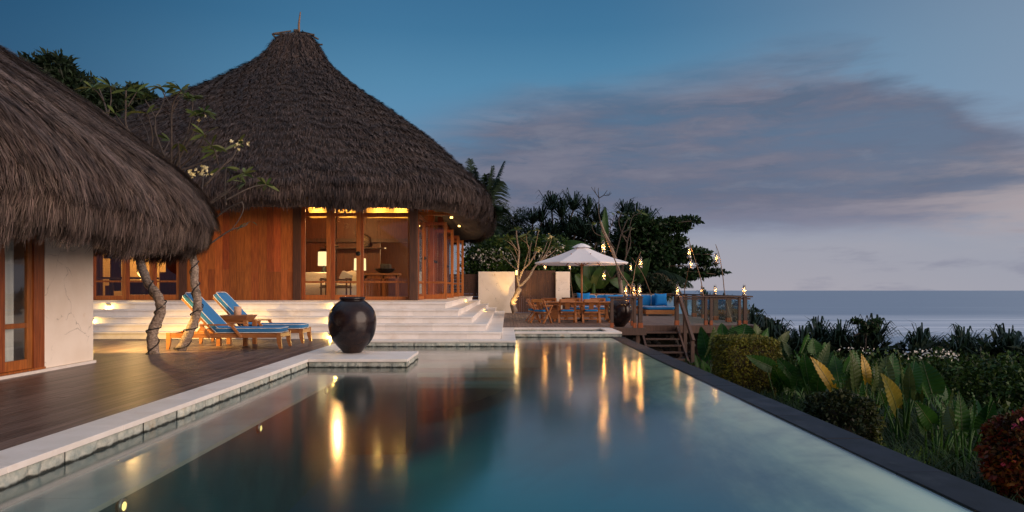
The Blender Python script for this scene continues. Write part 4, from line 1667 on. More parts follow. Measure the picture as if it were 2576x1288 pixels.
rail('deck_railing', 'short timber railing corner in front of the black jar', [(3.26, 21.62), (4.20, 21.62), (4.20, 22.95)],
     [(3.30, 21.62, .09), (4.02, 21.62, .09), (4.20, 21.62, .13), (4.20, 22.9, .12)], panes=False)
rail('deck_railing', 'long timber and glass railing round the sea side of the deck', [(5.76, 23.16), (8.22, 23.16), (8.22, 33.35), (3.2, 33.35)],
     [(5.74, 23.16, .12), (6.72, 23.16, .09), (6.90, 23.16, .09), (7.86, 23.16, .09), (8.05, 23.16, .12), (8.22, 25.4, .17), (8.22, 27.0, .17),
      (8.22, 28.6, .17), (8.22, 30.1, .17), (8.22, 31.6, .17), (8.22, 33.35, .17), (6.4, 33.35, .12), (4.8, 33.35, .12), (3.2, 33.35, .12)])
t = thing('garden_stair', 'open timber stair going down from the deck into the garden', 'staircase', (5.05, 22.9, -.9))
for i in range(6):
    y = 22.9 - .275 * i
    z = -.055 - .195 * i
    MB().box(4.52, 5.64, y - .26, y + .02, z - .045, z).build('step', M['rail_wood'], t, bevel=.005)
MB().beam((5.69, 23.0, .06), (5.69, 21.3, -1.17), .06, .26, (0, 1, 1)).build('stringer', M['rail_wood'], t)
MB().beam((4.47, 23.0, .06), (4.47, 21.3, -1.17), .06, .26, (0, 1, 1)).build('stringer', M['rail_wood'], t)
MB().beam((5.82, 23.12, 1.10), (5.86, 21.55, -.27), .10, .11, (0, 1, 1)).build('handrail', M['rail_wood'], t, bevel=.006)
for (y, z1) in ((22.5, .52), (21.6, -.25)):
    MB().box(5.79, 5.90, y - .055, y + .055, -1.2, z1).build('post', M['rail_wood'], t, bevel=.006)

# ---------------------------------------------------------------- walls behind the dining deck
o = MB().box(-1.49, .36, 34.6, 34.95, .10, 2.24).build('garden_wall', M['wall_stone'], None, bevel=.015)
o['label'] = 'wide cream stone wall panel behind the plumeria by the steps'
o['category'] = 'wall'
o = MB().box(2.44, 3.16, 34.6, 34.95, .10, 2.24).build('garden_wall', M['wall_stone'], None, bevel=.015)
o['label'] = 'narrow cream stone wall panel beyond the dark timber gate'
o['category'] = 'wall'
b = MB()
x = .365
while x < 2.43:
    b.box(x, min(x + .115, 2.437) - .004, 34.78, 34.83, .16, 2.30)
    x += .115
o = b.build('timber_gate', M['teak_dark'], None)
o['label'] = 'dark vertical board gate between the two cream wall panels'
o['category'] = 'gate'
b = MB()
for k in range(14):
    b.box(-4.5, -1.495, 34.85, 34.89, .1 + k * .145, .1 + k * .145 + .135)
o = b.build('slat_fence', M['teak_dark'], None)
o['label'] = 'dark horizontal slat fence beside the villa flank'
o['category'] = 'fence'

# ---------------------------------------------------------------- oil lanterns


def make_lantern():
    t = proto('oil_lantern', '-', 'lantern', 'lit oil lanterns on the dining deck')
    MB().lathe([(.0, 0), (.068, 0), (.074, .01), (.074, .055), (.060, .072), (.036, .078), (.030, .10), (.042, .105), (.042, .115)], n=18).build('tank', M['metal'], t, smooth=True)
    MB().lathe([(.036, .116), (.052, .14), (.060, .17), (.052, .21), (.038, .255), (.034, .275)], n=18, cap=False).build('glass_chimney', M['chimney'], t, smooth=True)
    MB().lathe([(.0, .125), (.018, .135), (.026, .157), (.018, .188), (.006, .215), (.0, .23)], n=12, cap=False).build('flame', M['flame'], t, smooth=True)
    MB().lathe([(.040, .272), (.046, .285), (.036, .30), (.036, .33), (.048, .335), (.034, .352), (.0, .356)], n=16).build('cap', M['metal'], t, smooth=True)
    b = MB()
    for s in (-1, 1):
        b.tube([(s * .060, 0, .06), (s * .072, 0, .11), (s * .070, 0, .23), (s * .045, 0, .29)], .006, 6)
    b.tube([(-.062, 0, .26), (-.05, 0, .37), (0, 0, .42), (.05, 0, .37), (.062, 0, .26)], .004, 6)
    b.build('wire_frame', M['metal'], t, smooth=True)
    return t


LN = make_lantern()
lspots = [
    # flame point in the photograph, distance, label
    (2357, 968, 21.6, 'oil lantern hanging highest, in front of the parasol canopy', 1.0, 14),
    (2359, 1078, 27.2, 'oil lantern hanging below the parasol edge before banana leaves', 1.0, 14),
    (2463.8, 1045, 31.0, 'oil lantern hanging from the cane behind the sofa', .95, 12),
    (2501.8, 1028, 23.4, 'oil lantern hanging from the forked cane by the big leafy tree', 1.0, 12),
    (2692, 987, 23.3, 'upper of two oil lanterns hanging one above another against the leafy tree', 1.1, 12),
    (2698.5, 1032, 27.5, 'lower of two oil lanterns hanging one above another against the leafy tree', 1.05, 10),
    (2798.6, 1010, 25.8, 'oil lantern hanging alone against the open sky', 1.1, 9),
    (2224.7, 1038, 30.6, 'oil lantern under the parasol edge on the cane by the narrow wall', 1.0, 13),
    (2129, 1042.6, 32.6, 'small oil lantern hung low in the plumeria beside the gate', .8, 9)]
rspots = [
    (4.16, 22.55, 'oil lantern on the short railing, tucked behind its neighbour', 8),
    (3.74, 21.62, 'oil lantern on the short railing directly above the black jar', 13),
    (4.17, 21.62, 'oil lantern on the corner post of the short railing', 13),
    (5.76, 23.16, 'oil lantern on the post at the head of the garden stair', 10),
    (8.22, 28.9, 'oil lantern on the sea side rail, next to the bent cane', 8),
    (8.22, 27.05, 'oil lantern on the sea side rail, between the two canes', 8),
    (8.03, 23.16, 'oil lantern at the outermost corner of the glass railing', 9)]
first = True


def put_lantern(loc, lab, s, watts):
    global first
    rz = random.uniform(0, 1.5)
    if first:
        place(LN, loc, rz, s)
        LN['label'] = lab
        first = False
    else:
        copy_tree(LN, lab, loc, rz, s)
    lamp('lantern_flame', (loc[0], loc[1], loc[2] + .17 * s), watts * 1.8, (1, .45, .11), .034)


HANG = {}
for i, (fx, fy, Y, lab, s, wt) in enumerate(lspots):
    p = fat(fx, fy, Y)
    put_lantern((p.x, p.y, p.z - .17 * s), lab, s, wt)
    HANG[i] = Vector((p.x, p.y, p.z + .25 * s))
for (x, y, lab, wt) in rspots:
    put_lantern((x, y, DZ + .997), lab, 1.0, wt)

# canes that carry the lanterns


def cane(base, mids, hook, lab, r0=.022):
    t = thing('bamboo_cane', lab, 'cane', tuple(base), 0, 'leaning bamboo canes with lanterns')
    pts = [Vector(base)] + [Vector(m) for m in mids]
    sm = []
    for i in range(len(pts) - 1):
        a = pts[max(i - 1, 0)]
        b_, c = pts[i], pts[i + 1]
        d = pts[min(i + 2, len(pts) - 1)]
        for k in range(5):
            u = k / 5
            sm.append(.5 * ((2 * b_) + (c - a) * u + (2 * a - 5 * b_ + 4 * c - d) * u * u + (-a + 3 * b_ - 3 * c + d) * u ** 3))
    sm.append(pts[-1])
    n = len(sm)
    MB().tube(sm, [r0 * (1 - .6 * i / n) for i in range(n)], 7).build('pole', M['bamboo'], t, smooth=True)
    if hook is not None:
        MB().tube([sm[-2], (sm[-2] + hook) / 2 + Vector((0, 0, .01)), hook], .004, 5).build('cord', M['rope'], t)


def q(cx, cy, Y):                      # points read in an enlarged view of the canes
    return fat(2300 + cx / 2.577, 700 + cy / 2.577, Y)


cane((4.12, 21.66, DZ + .99), [q(330, 960, 21.65), q(245, 770, 21.65), q(165, 580, 21.6), q(128, 515, 21.6)], HANG[0], 'tall lamp lit cane rising from the short railing past the parasol', .026)
cane(q(636, 1190, 33.2), [q(560, 990, 32.6), q(490, 870, 31.6), q(432, 790, 31)], HANG[2], 'cane leaning out from behind the sofa over the cushions')
cane((4.2, 23.0, DZ + .1), [q(415, 1150, 23.1), q(450, 1000, 23.3), q(475, 850, 23.4), q(525, 730, 23.4)], HANG[3], 'crooked cane rising behind the short railing')
cane((6.84, 23.25, DZ + .02), [q(1155, 1175, 23.25), q(1125, 1000, 23.3), q(1080, 850, 23.3), q(1003, 595, 23.3)], HANG[4], 'cane tied to the paired posts of the glass railing')
cane((8.1, 30.6, DZ + .02), [q(965, 1140, 29.6), q(985, 1000, 28.8), q(1003, 900, 28), q(1030, 780, 27.5)], HANG[5], 'thin cane at the sea side rail behind the paired lanterns')
cane((8.12, 24.7, DZ + .02), [q(1373, 1175, 25.5), q(1350, 980, 25.8), q(1315, 770, 25.8), q(1276, 655, 25.8)], HANG[6], 'cane standing highest against the open sky at the corner rail')
cane((3.05, 31.2, DZ + .02), [fat(2236, 1150, 31), fat(2230, 1100, 30.8), fat(2226, 1030, 30.6), fat(2222, 1018, 30.6)], HANG[7], 'thin straight cane by the narrow stone wall panel')

# ---------------------------------------------------------------- small lamps in the steps, deck and pool


def step_light(x, y, z, lab, watts, face):
    t = thing('step_light', lab, 'light', (x, y, z), 0, 'small brass step lights')
    d = Vector(face)
    MB().beam(Vector((x, y, z)) - d * .005, Vector((x, y, z)) + d * .05, .09, .03).build('hood', M['metal'], t)
    MB().cushion((x + d.x * .025, y + d.y * .025, z - .035), .026, .026, .018).build('bulb', M['bulb'], t, smooth=True)
    lamp('step_light_bulb', (x + d.x * .07, y + d.y * .07, z - .06), watts, (1, .64, .15), .02)


for (x, j, lab) in ((-4.36, 4, 'step light in the lowest white riser beside the big black jar'),
                    (-4.50, 2, 'step light in the middle riser partly behind the big black jar'),
                    (-4.62, 0, 'step light in the top riser just above the big black jar'),
                    (-10.72, 0, 'step light in the top riser under the far glazed doors'),
                    (-10.72, 2, 'step light in the middle riser at the pavilion wall edge')):
    step_light(x, Y1T - TR * j + .028, 1.025 - RS * j - .065, lab, 9.0, (0, -1, 0))
step_light(X1T - .03, 27.2, 1.025 - .06, 'step light in the flank of the top step', 2.5, (1, 0, 0))
step_light(X1T + TR * 2 - .03, 26.4, 1.025 - RS * 2 - .06, 'step light in the flank of the middle step', 2.5, (1, 0, 0))
for (y, lab) in ((5.1, 'underwater pool lamp at the bottom edge of the view'), (7.93, 'underwater pool lamp in the bench face midway along the pool'),
                 (10.85, 'underwater pool lamp below the jar platform')):
    t = thing('pool_lamp', lab, 'light', (-2.9, y, -.21), 0, 'underwater pool lamps')
    h = MB().lathe([(0, 0), (.055, 0), (.055, .03), (.042, .036)], n=18)
    h.v = [(-2.9 + v[2], y + v[0], -.22 + v[1]) for v in h.v]
    h.build('bezel', M['metal'], t, smooth=True)
    h = MB().lathe([(0, .037), (.034, .036), (.018, .043), (0, .046)], n=18)
    h.v = [(-2.9 + v[2], y + v[0], -.22 + v[1]) for v in h.v]
    h.build('lens', M['pool_lens'], t, smooth=True)
    lamp('pool_lamp_beam', (-2.83, y, -.22), 165, (1, .90, .50), .03, 120, (2.2, y, -.60), .9)
lamp('pool_lamp_beam', (-2.83, 14.4, -.5), 60, (1, .88, .58), .03, 110, (2.6, 15.6, -.5), .9)
# spot under the pavilion eave that lights the deck round the plumeria trunks
lamp('deck_spot', (-8.3, 13.2, 1.72), 560, (1, .60, .17), .03, 84, (-8.1, 14.6, .15), .2)
lamp('deck_spot', (-7.32, 13.25, 1.72), 520, (1, .60, .17), .03, 84, (-7.0, 14.65, .15), .2)
lamp('tree_spot', (-7.35, 13.95, .2), 70, (1, .60, .2), .03, 70, (-6.85, 13.3, 1.7), .5)
lamp('tree_spot', fat(2010, 1215, 33.6) + Vector((-.1, -.5, .12)), 150, (1, .60, .20), .04, 90, fat(2025, 1090, 34), .6)
lamp('tree_spot', (4.3, 32.9, .35), 110, (1, .48, .16), .05, 100, (5.0, 35.5, 4.0), .7)
# ---------------------------------------------------------------- plants
def rand_dirs(rg, n, up=.3):
    v = rg.normal(size=(n, 3))
    v[:, 2] += up
    return unit(v)


def leaf_polys(P, D, ln, wd, rg, fold=.15):
    """diamond leaves: base P, direction D"""
    n = len(P)
    ref = rg.normal(size=(n, 3))
    S = unit(np.cross(D, ref))
    N = np.cross(D, S)
    L = (ln * (.6 + .7 * rg.random(n)))[:, None]
    Wd = (wd * (.6 + .7 * rg.random(n)))[:, None]
    tip = P + D * L - np.array([0, 0, .12]) * L
    m1 = P + D * L * .45 + S * Wd * .5 + N * Wd * fold
    m2 = P + D * L * .45 - S * Wd * .5 + N * Wd * fold
    return np.stack([P, m1, tip, m2], 1)


def clump_points(rg, blobs, n, shell=.55):
    """points in ellipsoids (cx,cy,cz,rx,ry,rz), denser near the skin"""
    vol = np.array([b[3] * b[4] * b[5] for b in blobs]) ** .75
    pick = rg.choice(len(blobs), n, p=vol / vol.sum())
    B = np.array(blobs)[pick]
    d = unit(rg.normal(size=(n, 3)))
    r = (shell + (1.08 - shell) * rg.random(n) ** .6)[:, None]
    rag = (1 + .16 * np.sin(d[:, 0] * 7 + pick * 2.1) * np.sin(d[:, 1] * 6 + pick) + .14 * np.sin(d[:, 2] * 9 + pick * 1.3))[:, None]
    return B[:, :3] + d * r * B[:, 3:6] * rag, d


def crown(name, blobs, n, ln, wd, m, parent, seed, up=.25, out=.6, shell=.55, **tags):
    rg = np.random.default_rng(seed)
    P, d = clump_points(rg, blobs, n, shell)
    D = unit(d * out + rand_dirs(rg, n, up) * .8)
    return polys(name, leaf_polys(P, D, ln, wd, rg), M[m], parent, **tags)


def blob(px, py, Y, rx, ry, dp=None):
    """clump centred on a picture point with picture radii rx, ry (metres from distance)"""
    c = at(px, py, Y)
    k = Y / F
    return (c.x, c.y, c.z, rx * k, (dp if dp else (rx + ry) * .5) * k, ry * k)


def limb(p, qv, bend, n=6):
    p, qv = Vector(p), Vector(qv)
    pts = []
    for i in range(n + 1):
        u = i / n
        pts.append(p.lerp(qv, u) + Vector(bend) * math.sin(PI * u))
    return pts


# --- big trees behind the roofs
t = thing('leafy_tree', 'tall dark fine leaved tree rising between the two thatched roofs', 'tree', (-22, 36, 0))
MB().tube([(-22, 36, -.1), (-22.2, 36, 4), (-22.0, 36.2, 8), (-21.6, 36, 11)], [.35, .28, .2, .1], 10).build('trunk', M['bark_dark'], t, smooth=True)
bl = [blob(80, 175, 35, 45, 26), blob(140, 170, 35, 36, 30), blob(120, 215, 36, 60, 40), blob(180, 220, 35.5, 45, 40), blob(215, 262, 36, 55, 45),
      blob(150, 265, 36, 70, 50), blob(265, 262, 36.5, 38, 34), blob(245, 300, 36, 40, 36), blob(60, 215, 36, 40, 40), blob(290, 245, 36, 22, 22)]
crown('crown', bl, 15000, .42, .13, 'leaf_tree', t, 11, .15, .5, .35)
t = thing('leafy_tree', 'small rounded dark treetop just showing over the big roof slope', 'tree', (-22, 42, 0))
MB().tube([(-22.9, 42, -.1), (-23, 42, 6), (-22.9, 42, 10.5)], [.25, .2, .1], 8).build('trunk', M['bark_dark'], t, smooth=True)
crown('crown', [blob(342, 243, 42, 30, 24), blob(325, 265, 42, 25, 25), blob(372, 255, 42, 22, 20)], 4500, .34, .14, 'leaf_tree', t, 12, .2, .5, .3)


# --- coconut palm behind the villa


def frond(base, tip, droop, width, nl, m_r, t, seed, mleaf='leaf_palm'):
    rg = np.random.default_rng(seed)
    base, tip = np.array(base), np.array(tip)
    n = nl
    u = np.linspace(.06, 1, n)
    mid = (base + tip) / 2 + np.array([0, 0, droop])
    C = (base[None] * ((1 - u) ** 2)[:, None] + 2 * mid[None] * (u * (1 - u))[:, None] + tip[None] * (u ** 2)[:, None])
    T = unit(np.gradient(C, axis=0))
    side = unit(np.cross(T, np.array([0, 0, 1.0]) + .35 * rg.normal(size=3)))
    out = []
    for sg in (-1, 1):
        L = width * (np.sin(PI * (.12 + .83 * u)) ** .7) * (.85 + .3 * rg.random(n))
        D = unit(side * sg * .8 + T * .75 + np.array([0, 0, -.38]) + .07 * rg.normal(size=(n, 3)))
        W_ = T * (.042 * width)
        p0, p1 = C, C + D * (L * .55)[:, None]
        p2 = C + D * L[:, None] + np.array([0, 0, -.22]) * L[:, None]
        out.append(np.stack([np.stack([p0 - W_ * .5, p0 + W_ * .5], 1), np.stack([p1 - W_ * .45, p1 + W_ * .45], 1), np.stack([p2 - W_ * .08, p2 + W_ * .08], 1)], 1))
    strips('frond', np.concatenate(out), M[mleaf], t, smooth=False)
    return C


def palm(name, label, foot, head, fronds, width, seed, dry=()):
    t = thing(name, label, 'palm tree', tuple(foot))
    MB().tube(limb(foot, head, (.15, 0, 0)), [.20, .18, .16, .15, .14, .14, .16], 10).build('trunk', M['bark_dark'], t, smooth=True)
    for i, (tip, droop) in enumerate(fronds):
        frond(head, tip, droop, width, 110, None, t, seed + i, 'leaf_dry' if i in dry else 'leaf_palm')
    return t


head = at(1198, 600, 41)
palm('coconut_palm', 'coconut palm with upright fronds just behind the thatched villa eave', at(1195, 735, 41), head,
     [(at(1184, 402, 41), .4), (at(1196, 425, 40.5), .3), (at(1222, 440, 40), .3), (at(1238, 420, 40), .3), (at(1266, 408, 41), .7), (at(1258, 455, 41.5), .9), (at(1240, 520, 39.5), 1.0), (at(1262, 520, 40), 1.2), (at(1256, 590, 39.5), 1.3), (at(1140, 470, 41.5), .6),
      (at(1290, 640, 40), 1.6), (at(1232, 640, 39.6), 1.5), (at(1120, 600, 42), 1.2), (at(1215, 470, 42), .3)], 1.15, 50)
t = thing('willowy_tree', 'feathery grey green tree between the coconut palm and pandanus', 'tree', (0, 45, -.1))
MB().tube([at(1285, 735, 45), at(1287, 650, 45), at(1290, 560, 45)], [.16, .12, .05], 8).build('trunk', M['bark_dark'], t, smooth=True)
crown('crown', [blob(1270, 590, 45, 40, 40), blob(1300, 575, 45, 34, 34), blob(1262, 545, 45, 22, 32), blob(1310, 545, 45, 16, 22), blob(1285, 640, 45, 50, 50),
                blob(1225, 640, 45, 45, 50)], 7500, .42, .055, 'leaf_feather', t, 14, .55, .3, .2)


# --- screw pines


def rosette(rg, c, n, ln, wd, up=1.0, tilt=None):
    az = rg.random(n) * 2 * PI
    elv = .25 + 1.15 * rg.random(n) ** .7
    d = np.stack([np.cos(az) * np.cos(elv), np.sin(az) * np.cos(elv), np.sin(elv) * up], -1)
    L = ln * (.6 + .6 * rg.random(n))
    S = unit(np.cross(d, np.array([0, 0, 1.0])))
    c = np.asarray(c)[None]
    kink = (.55 + .25 * rg.random(n))
    p0 = np.repeat(c, n, 0)
    p1 = p0 + d * (L * kink * .5)[:, None]
    p2 = p0 + d * (L * kink)[:, None]
    drop = np.where(rg.random(n) < .75, 1.0, .15)
    d2 = unit(d * np.array([1, 1, .2]) + np.array([0, 0, -1.0]) * (drop * (.4 + .9 * rg.random(n)))[:, None])
    p3 = p2 + d2 * (L * (1 - kink))[:, None]
    w_ = wd * (.8 + .4 * rg.random(n))
    return np.stack([np.stack([p - S * (w_ * k)[:, None] * .5, p + S * (w_ * k)[:, None] * .5], 1) for p, k in ((p0, .9), (p1, 1), (p2, .8), (p3, .08))], 1)


def pandanus(label, foot, heads, n, ln, wd, seed, under=None, name='pandanus_tree', cat='tree', group=None):
    t = thing(name, label, cat, tuple(foot), 0, group)
    rg = np.random.default_rng(seed)
    b = MB()
    for h in heads:
        b.tube(limb(foot, h, (rg.normal() * .15, 0, 0)), [.10, .09, .08, .07, .07, .06, .06], 7)
    b.build('trunk', M['bark_dark'], t, smooth=True)
    strips('crown', np.concatenate([rosette(rg, tuple(h), n, ln, wd) for h in heads]), M['leaf_pand'], t, smooth=False)
    if under:
        crown('undergrowth', under, 2600, .5, .12, 'leaf_tree', t, seed + 1, .3, .5, .25)
    return t


Yp = 44
pandanus('tall pandanus with the highest spiky heads left of the parasol', at(1395, 745, Yp), [at(1388, 530, Yp), at(1412, 548, Yp - .6), at(1442, 530, Yp), at(1425, 600, Yp - 1), at(1395, 610, Yp - 1), at(1448, 590, Yp - 1)],
         85, 1.75, .085, 21, [blob(1405, 640, Yp + .5, 55, 60), blob(1440, 600, Yp + 1, 40, 55), blob(1400, 700, Yp, 60, 50)])
pandanus('dark pandanus with drooping blades beside the feathery tree', at(1352, 745, Yp), [at(1340, 565, Yp), at(1362, 560, Yp), at(1330, 610, Yp - 1), at(1356, 620, Yp - 1), at(1372, 590, Yp)],
         75, 1.5, .08, 22, [blob(1350, 650, Yp + .5, 45, 55), blob(1345, 700, Yp, 50, 45)])
pandanus('pandanus with two spiky heads behind the bare forked branches', at(1490, 745, Yp), [at(1478, 545, Yp), at(1505, 560, Yp), at(1470, 600, Yp - 1), at(1500, 610, Yp - 1)],
         80, 1.6, .085, 23, [blob(1490, 620, Yp + .5, 45, 70), blob(1500, 690, Yp, 60, 50)])
pandanus('pandanus showing over the top of the broad leafy tree', at(1590, 745, Yp), [at(1575, 545, Yp), at(1600, 560, Yp - 1), at(1560, 585, Yp), at(1628, 560, Yp)],
         75, 1.5, .08, 24, [blob(1580, 620, Yp + .5, 50, 70), blob(1600, 690, Yp, 60, 60)])

# --- broad leaved sea almond
t = thing('sea_almond_tree', 'broad dark leafy tree spreading layered branches over the sea rail', 'tree', tuple(at(1605, 750, 38)))
Ya = 38
b = MB()
stem = [at(1605, 760, Ya), at(1612, 700, Ya), at(1622, 640, Ya), at(1630, 570, Ya)]
b.tube(stem, [.24, .2, .16, .08], 9)
for (p, qv) in (((1612, 700), (1800, 690)), ((1616, 670), (1790, 640)), ((1626, 600), (1740, 556)), ((1610, 705), (1690, 735)), ((1620, 650), (1560, 590)), ((1615, 690), (1760, 672))):
    a, c = at(*p, Ya), at(*qv, Ya - .6)
    b.tube(limb(a, c, (0, 0, .25)), [.06, .055, .05, .04, .03, .025, .015], 7)
b.build('trunk', M['bark_dark'], t, smooth=True)
bl = [blob(1600, 565, Ya, 42, 26), blob(1645, 575, Ya, 40, 24), blob(1690, 565, Ya, 34, 18), blob(1738, 555, Ya, 24, 9), blob(1715, 570, Ya, 20, 12),
      blob(1600, 610, Ya + .5, 60, 32), blob(1660, 612, Ya, 46, 22), blob(1700, 606, Ya, 26, 12),
      blob(1640, 650, Ya, 70, 24), blob(1700, 645, Ya, 45, 20), blob(1745, 640, Ya, 34, 16), blob(1778, 660, Ya - .4, 26, 9), blob(1765, 640, Ya, 20, 12),
      blob(1650, 690, Ya, 75, 20), blob(1720, 690, Ya, 50, 13), blob(1770, 686, Ya, 34, 8), blob(1808, 684, Ya - .3, 20, 5), blob(1660, 715, Ya, 55, 12), blob(1590, 650, Ya + 1, 50, 50)]
crown('crown', bl, 20000, .24, .15, 'leaf_almond', t, 31, .1, .55, .2)

# --- drooping dry palm at the deck corner
palm('fan_palm', 'small palm with drooping dry fronds behind the square blue pillow', at(1650, 760, 37), at(1640, 690, 37),
     [(at(1740, 715, 36), .7), (at(1715, 740, 36), .8), (at(1670, 745, 36), .6), (at(1610, 745, 36), .6), (at(1590, 700, 37), .5), (at(1700, 700, 36.5), .7), (at(1640, 752, 36), .5), (at(1690, 752, 36), .6)],
     .85, 80, dry=(1, 2, 3, 6, 7))


# --- banana plants


def blade(base, tip, wid, seed, curve=.15, face=(0, -1, .25), n=16, m=7, wave=.05, point=.9, t=None, name='leaf', mat_='leaf_banana', notch=0.0, lab=None, vein=False, ribs=9, ribh=.02):
    """one large leaf: ribbon of m columns with ribs and a wavy edge"""
    rg = np.random.default_rng(seed)
    base, tip, face = Vector(base), Vector(tip), Vector(face)
    d = (tip - base)
    L = d.length
    d.normalize()
    s_ = d.cross(face).normalized()
    nn = s_.cross(d).normalized()
    rows = []
    for i in range(n + 1):
        u = i / n
        prof = (math.sin(PI * min(1, u ** (.62 if notch else .8) * .97 + .03)) ** point)
        row = []
        for k in range(m):
            v = -1 + 2 * k / (m - 1)
            back = notch * L * (abs(v) ** 1.5) * (1 - u) ** 3
            w2 = wid * .5 * (prof if not notch else max(prof, (1 - u) * .75 if u < .25 else 0))
            p = base + d * (L * u - back) + s_ * (v * w2)
            lift = abs(v) * w2 * .22 + ribh * math.sin(PI * 2 * ribs * (u - .10 * abs(v))) * abs(v) ** .6
            lift += wave * wid * math.sin(9 * u + seed) * v * .5
            p = p + nn * lift - nn * curve * L * (u - .35) ** 2
            row.append(p)
        rows.append(row)
    mb = MB().grid(rows)
    lf = mb.build(name, M[mat_], t, smooth=True)
    if lab:
        lf['label'] = lab
    if vein:
        c = [r[m // 2] + nn * .004 for r in rows]
        MB().tube(c, [max(.003, wid * .018 * (1 - .8 * i / n)) for i in range(n + 1)], 5).build('midrib', M['vein'], lf, smooth=True)
    return lf


def banana(label, foot, leaves, seed, col='leaf_banana'):
    t = thing('banana_plant', label, 'plant', tuple(foot))
    c = Vector(foot)
    top = c + Vector((0, 0, 1.0))
    MB().tube(limb(c, top, (.03, 0, 0)), [.13, .12, .11, .10, .09, .08, .07], 9).build('stem', M['leaf_banana'], t, smooth=True)
    b = MB()
    for i, (b0, t0, wd) in enumerate(leaves):
        blade(b0, t0, wd, seed + i, .25, (0, -1, .3), 18, 7, .05, .6, t, mat_=col, vein=True, ribs=16, ribh=.015)
        b.tube(limb(top, b0, (0, 0, .05)), [.05, .045, .04, .035, .03, .03, .025], 6)
    b.build('stalk', M['leaf_banana'], t, smooth=True)


Yb_ = 36.3
banana('banana plant with one tall upright leaf against the sky', at(1520, 740, Yb_), [(at(1520, 640, Yb_), at(1524, 518, Yb_), .42), (at(1515, 690, Yb_), at(1475, 660, Yb_ - .5), .7), (at(1530, 680, Yb_), at(1505, 720, Yb_ - 1), .7)], 301)
banana('banana plant with a long arching leaf above the parasol', at(1440, 745, Yb_), [(at(1412, 615, Yb_), at(1495, 625, Yb_ - .5), .62), (at(1405, 618, Yb_), at(1392, 660, Yb_ - .6), .55), (at(1440, 680, Yb_), at(1470, 735, Yb_ - 1), .7)], 311)
banana('banana plant with a broad slanting leaf under the parasol edge', at(1608, 750, 35.5), [(at(1590, 720, 35.5), at(1632, 650, 35), .75), (at(1590, 725, 35.5), at(1555, 680, 35), .6), (at(1575, 720, 35), at(1536, 705, 34.5), .6)], 321)
banana('low banana plant with dark leaves behind the parasol pole', at(1492, 750, 35), [(at(1490, 725, 35), at(1478, 650, 35), .75), (at(1495, 725, 35), at(1518, 668, 34.6), .7), (at(1480, 730, 35), at(1450, 690, 34.6), .7), (at(1505, 725, 35), at(1552, 655, 34.6), .6)], 331)

# --- flowering bushes over the walls
t = thing('bougainvillea', 'dark bush with white blossoms hanging over the wide cream wall', 'bush', (-.6, 36.3, 0))
MB().tube([(-.6, 36.2, -.1), (-.6, 36.2, 1.5)], [.09, .06], 7).build('stem', M['bark_dark'], t)
bl = [blob(1205, 645, 36.5, 45, 40), blob(1250, 640, 36.3, 50, 45), blob(1300, 640, 36.5, 45, 45), blob(1225, 680, 35.6, 55, 22), blob(1280, 672, 35.6, 50, 22), blob(1190, 690, 36.6, 30, 50), blob(1240, 700, 36.6, 60, 40)]
crown('foliage', bl, 9000, .19, .10, 'leaf_hedge', t, 41, .2, .6, .4)
crown('blossoms', [blob(1255, 640, 35.7, 22, 14), blob(1275, 650, 35.5, 18, 14), blob(1235, 662, 35.4, 26, 12), blob(1215, 640, 35.8, 26, 14), blob(1200, 655, 35.8, 14, 14)], 420, .10, .09, 'petal', t, 42, .2, .8, .8)
t = thing('bougainvillea', 'dark bush with sparse white blossoms above the timber gate', 'bush', (1.6, 36.3, 0))
MB().tube([(1.6, 36.2, -.1), (1.6, 36.2, 1.5)], [.09, .06], 7).build('stem', M['bark_dark'], t)
bl = [blob(1345, 640, 36.5, 45, 40), blob(1390, 640, 36.3, 45, 45), blob(1425, 665, 36.5, 40, 40), blob(1350, 675, 35.6, 45, 20), blob(1400, 682, 35.6, 50, 22), blob(1440, 690, 36, 40, 40)]
crown('foliage', bl, 8000, .19, .10, 'leaf_hedge', t, 43, .2, .6, .4)
crown('blossoms', [blob(1405, 630, 35.6, 16, 18), blob(1370, 650, 35.5, 30, 18)], 130, .10, .09, 'petal', t, 44, .2, .8, .8)


# --- plumerias: fat grey limbs, leaves only in tufts at the tips


def tuft(rg, tip, n, ln, wd, down=.25):
    az = rg.random(n) * 2 * PI
    el_ = rg.uniform(-.35, 1.0, n)
    D = np.stack([np.cos(az) * np.cos(el_), np.sin(az) * np.cos(el_), np.sin(el_)], -1)
    P = np.repeat(np.array(tip)[None], n, 0)
    S = unit(np.cross(D, rg.normal(size=(n, 3)) + np.array([0, -.6, .5])))
    L = (ln * (.7 + .5 * rg.random(n)))[:, None]
    Wd = wd * (.8 + .4 * rg.random(n))[:, None]
    dn = np.array([0, 0, -down])
    rows = []
    for u, k in ((0, .12), (.25, .7), (.55, 1), (.8, .75), (1.0, .05)):
        c = P + D * L * u + dn * L * u * u
        rows.append(np.stack([c - S * Wd * .5 * k, c + S * Wd * .5 * k], 1))
    return np.stack(rows, 1)


def flowers(rg, tip, n, r):
    c = np.array(tip)[None] + rg.normal(size=(n, 3)) * r
    out = []
    for k in range(5):
        a = 2 * PI * k / 5 + rg.random(n)
        D = unit(np.stack([np.cos(a), rg.normal(size=n) * .5 - .3, np.sin(a)], -1))
        out.append(leaf_polys(c, D, .055, .040, rg))
    return np.concatenate(out)


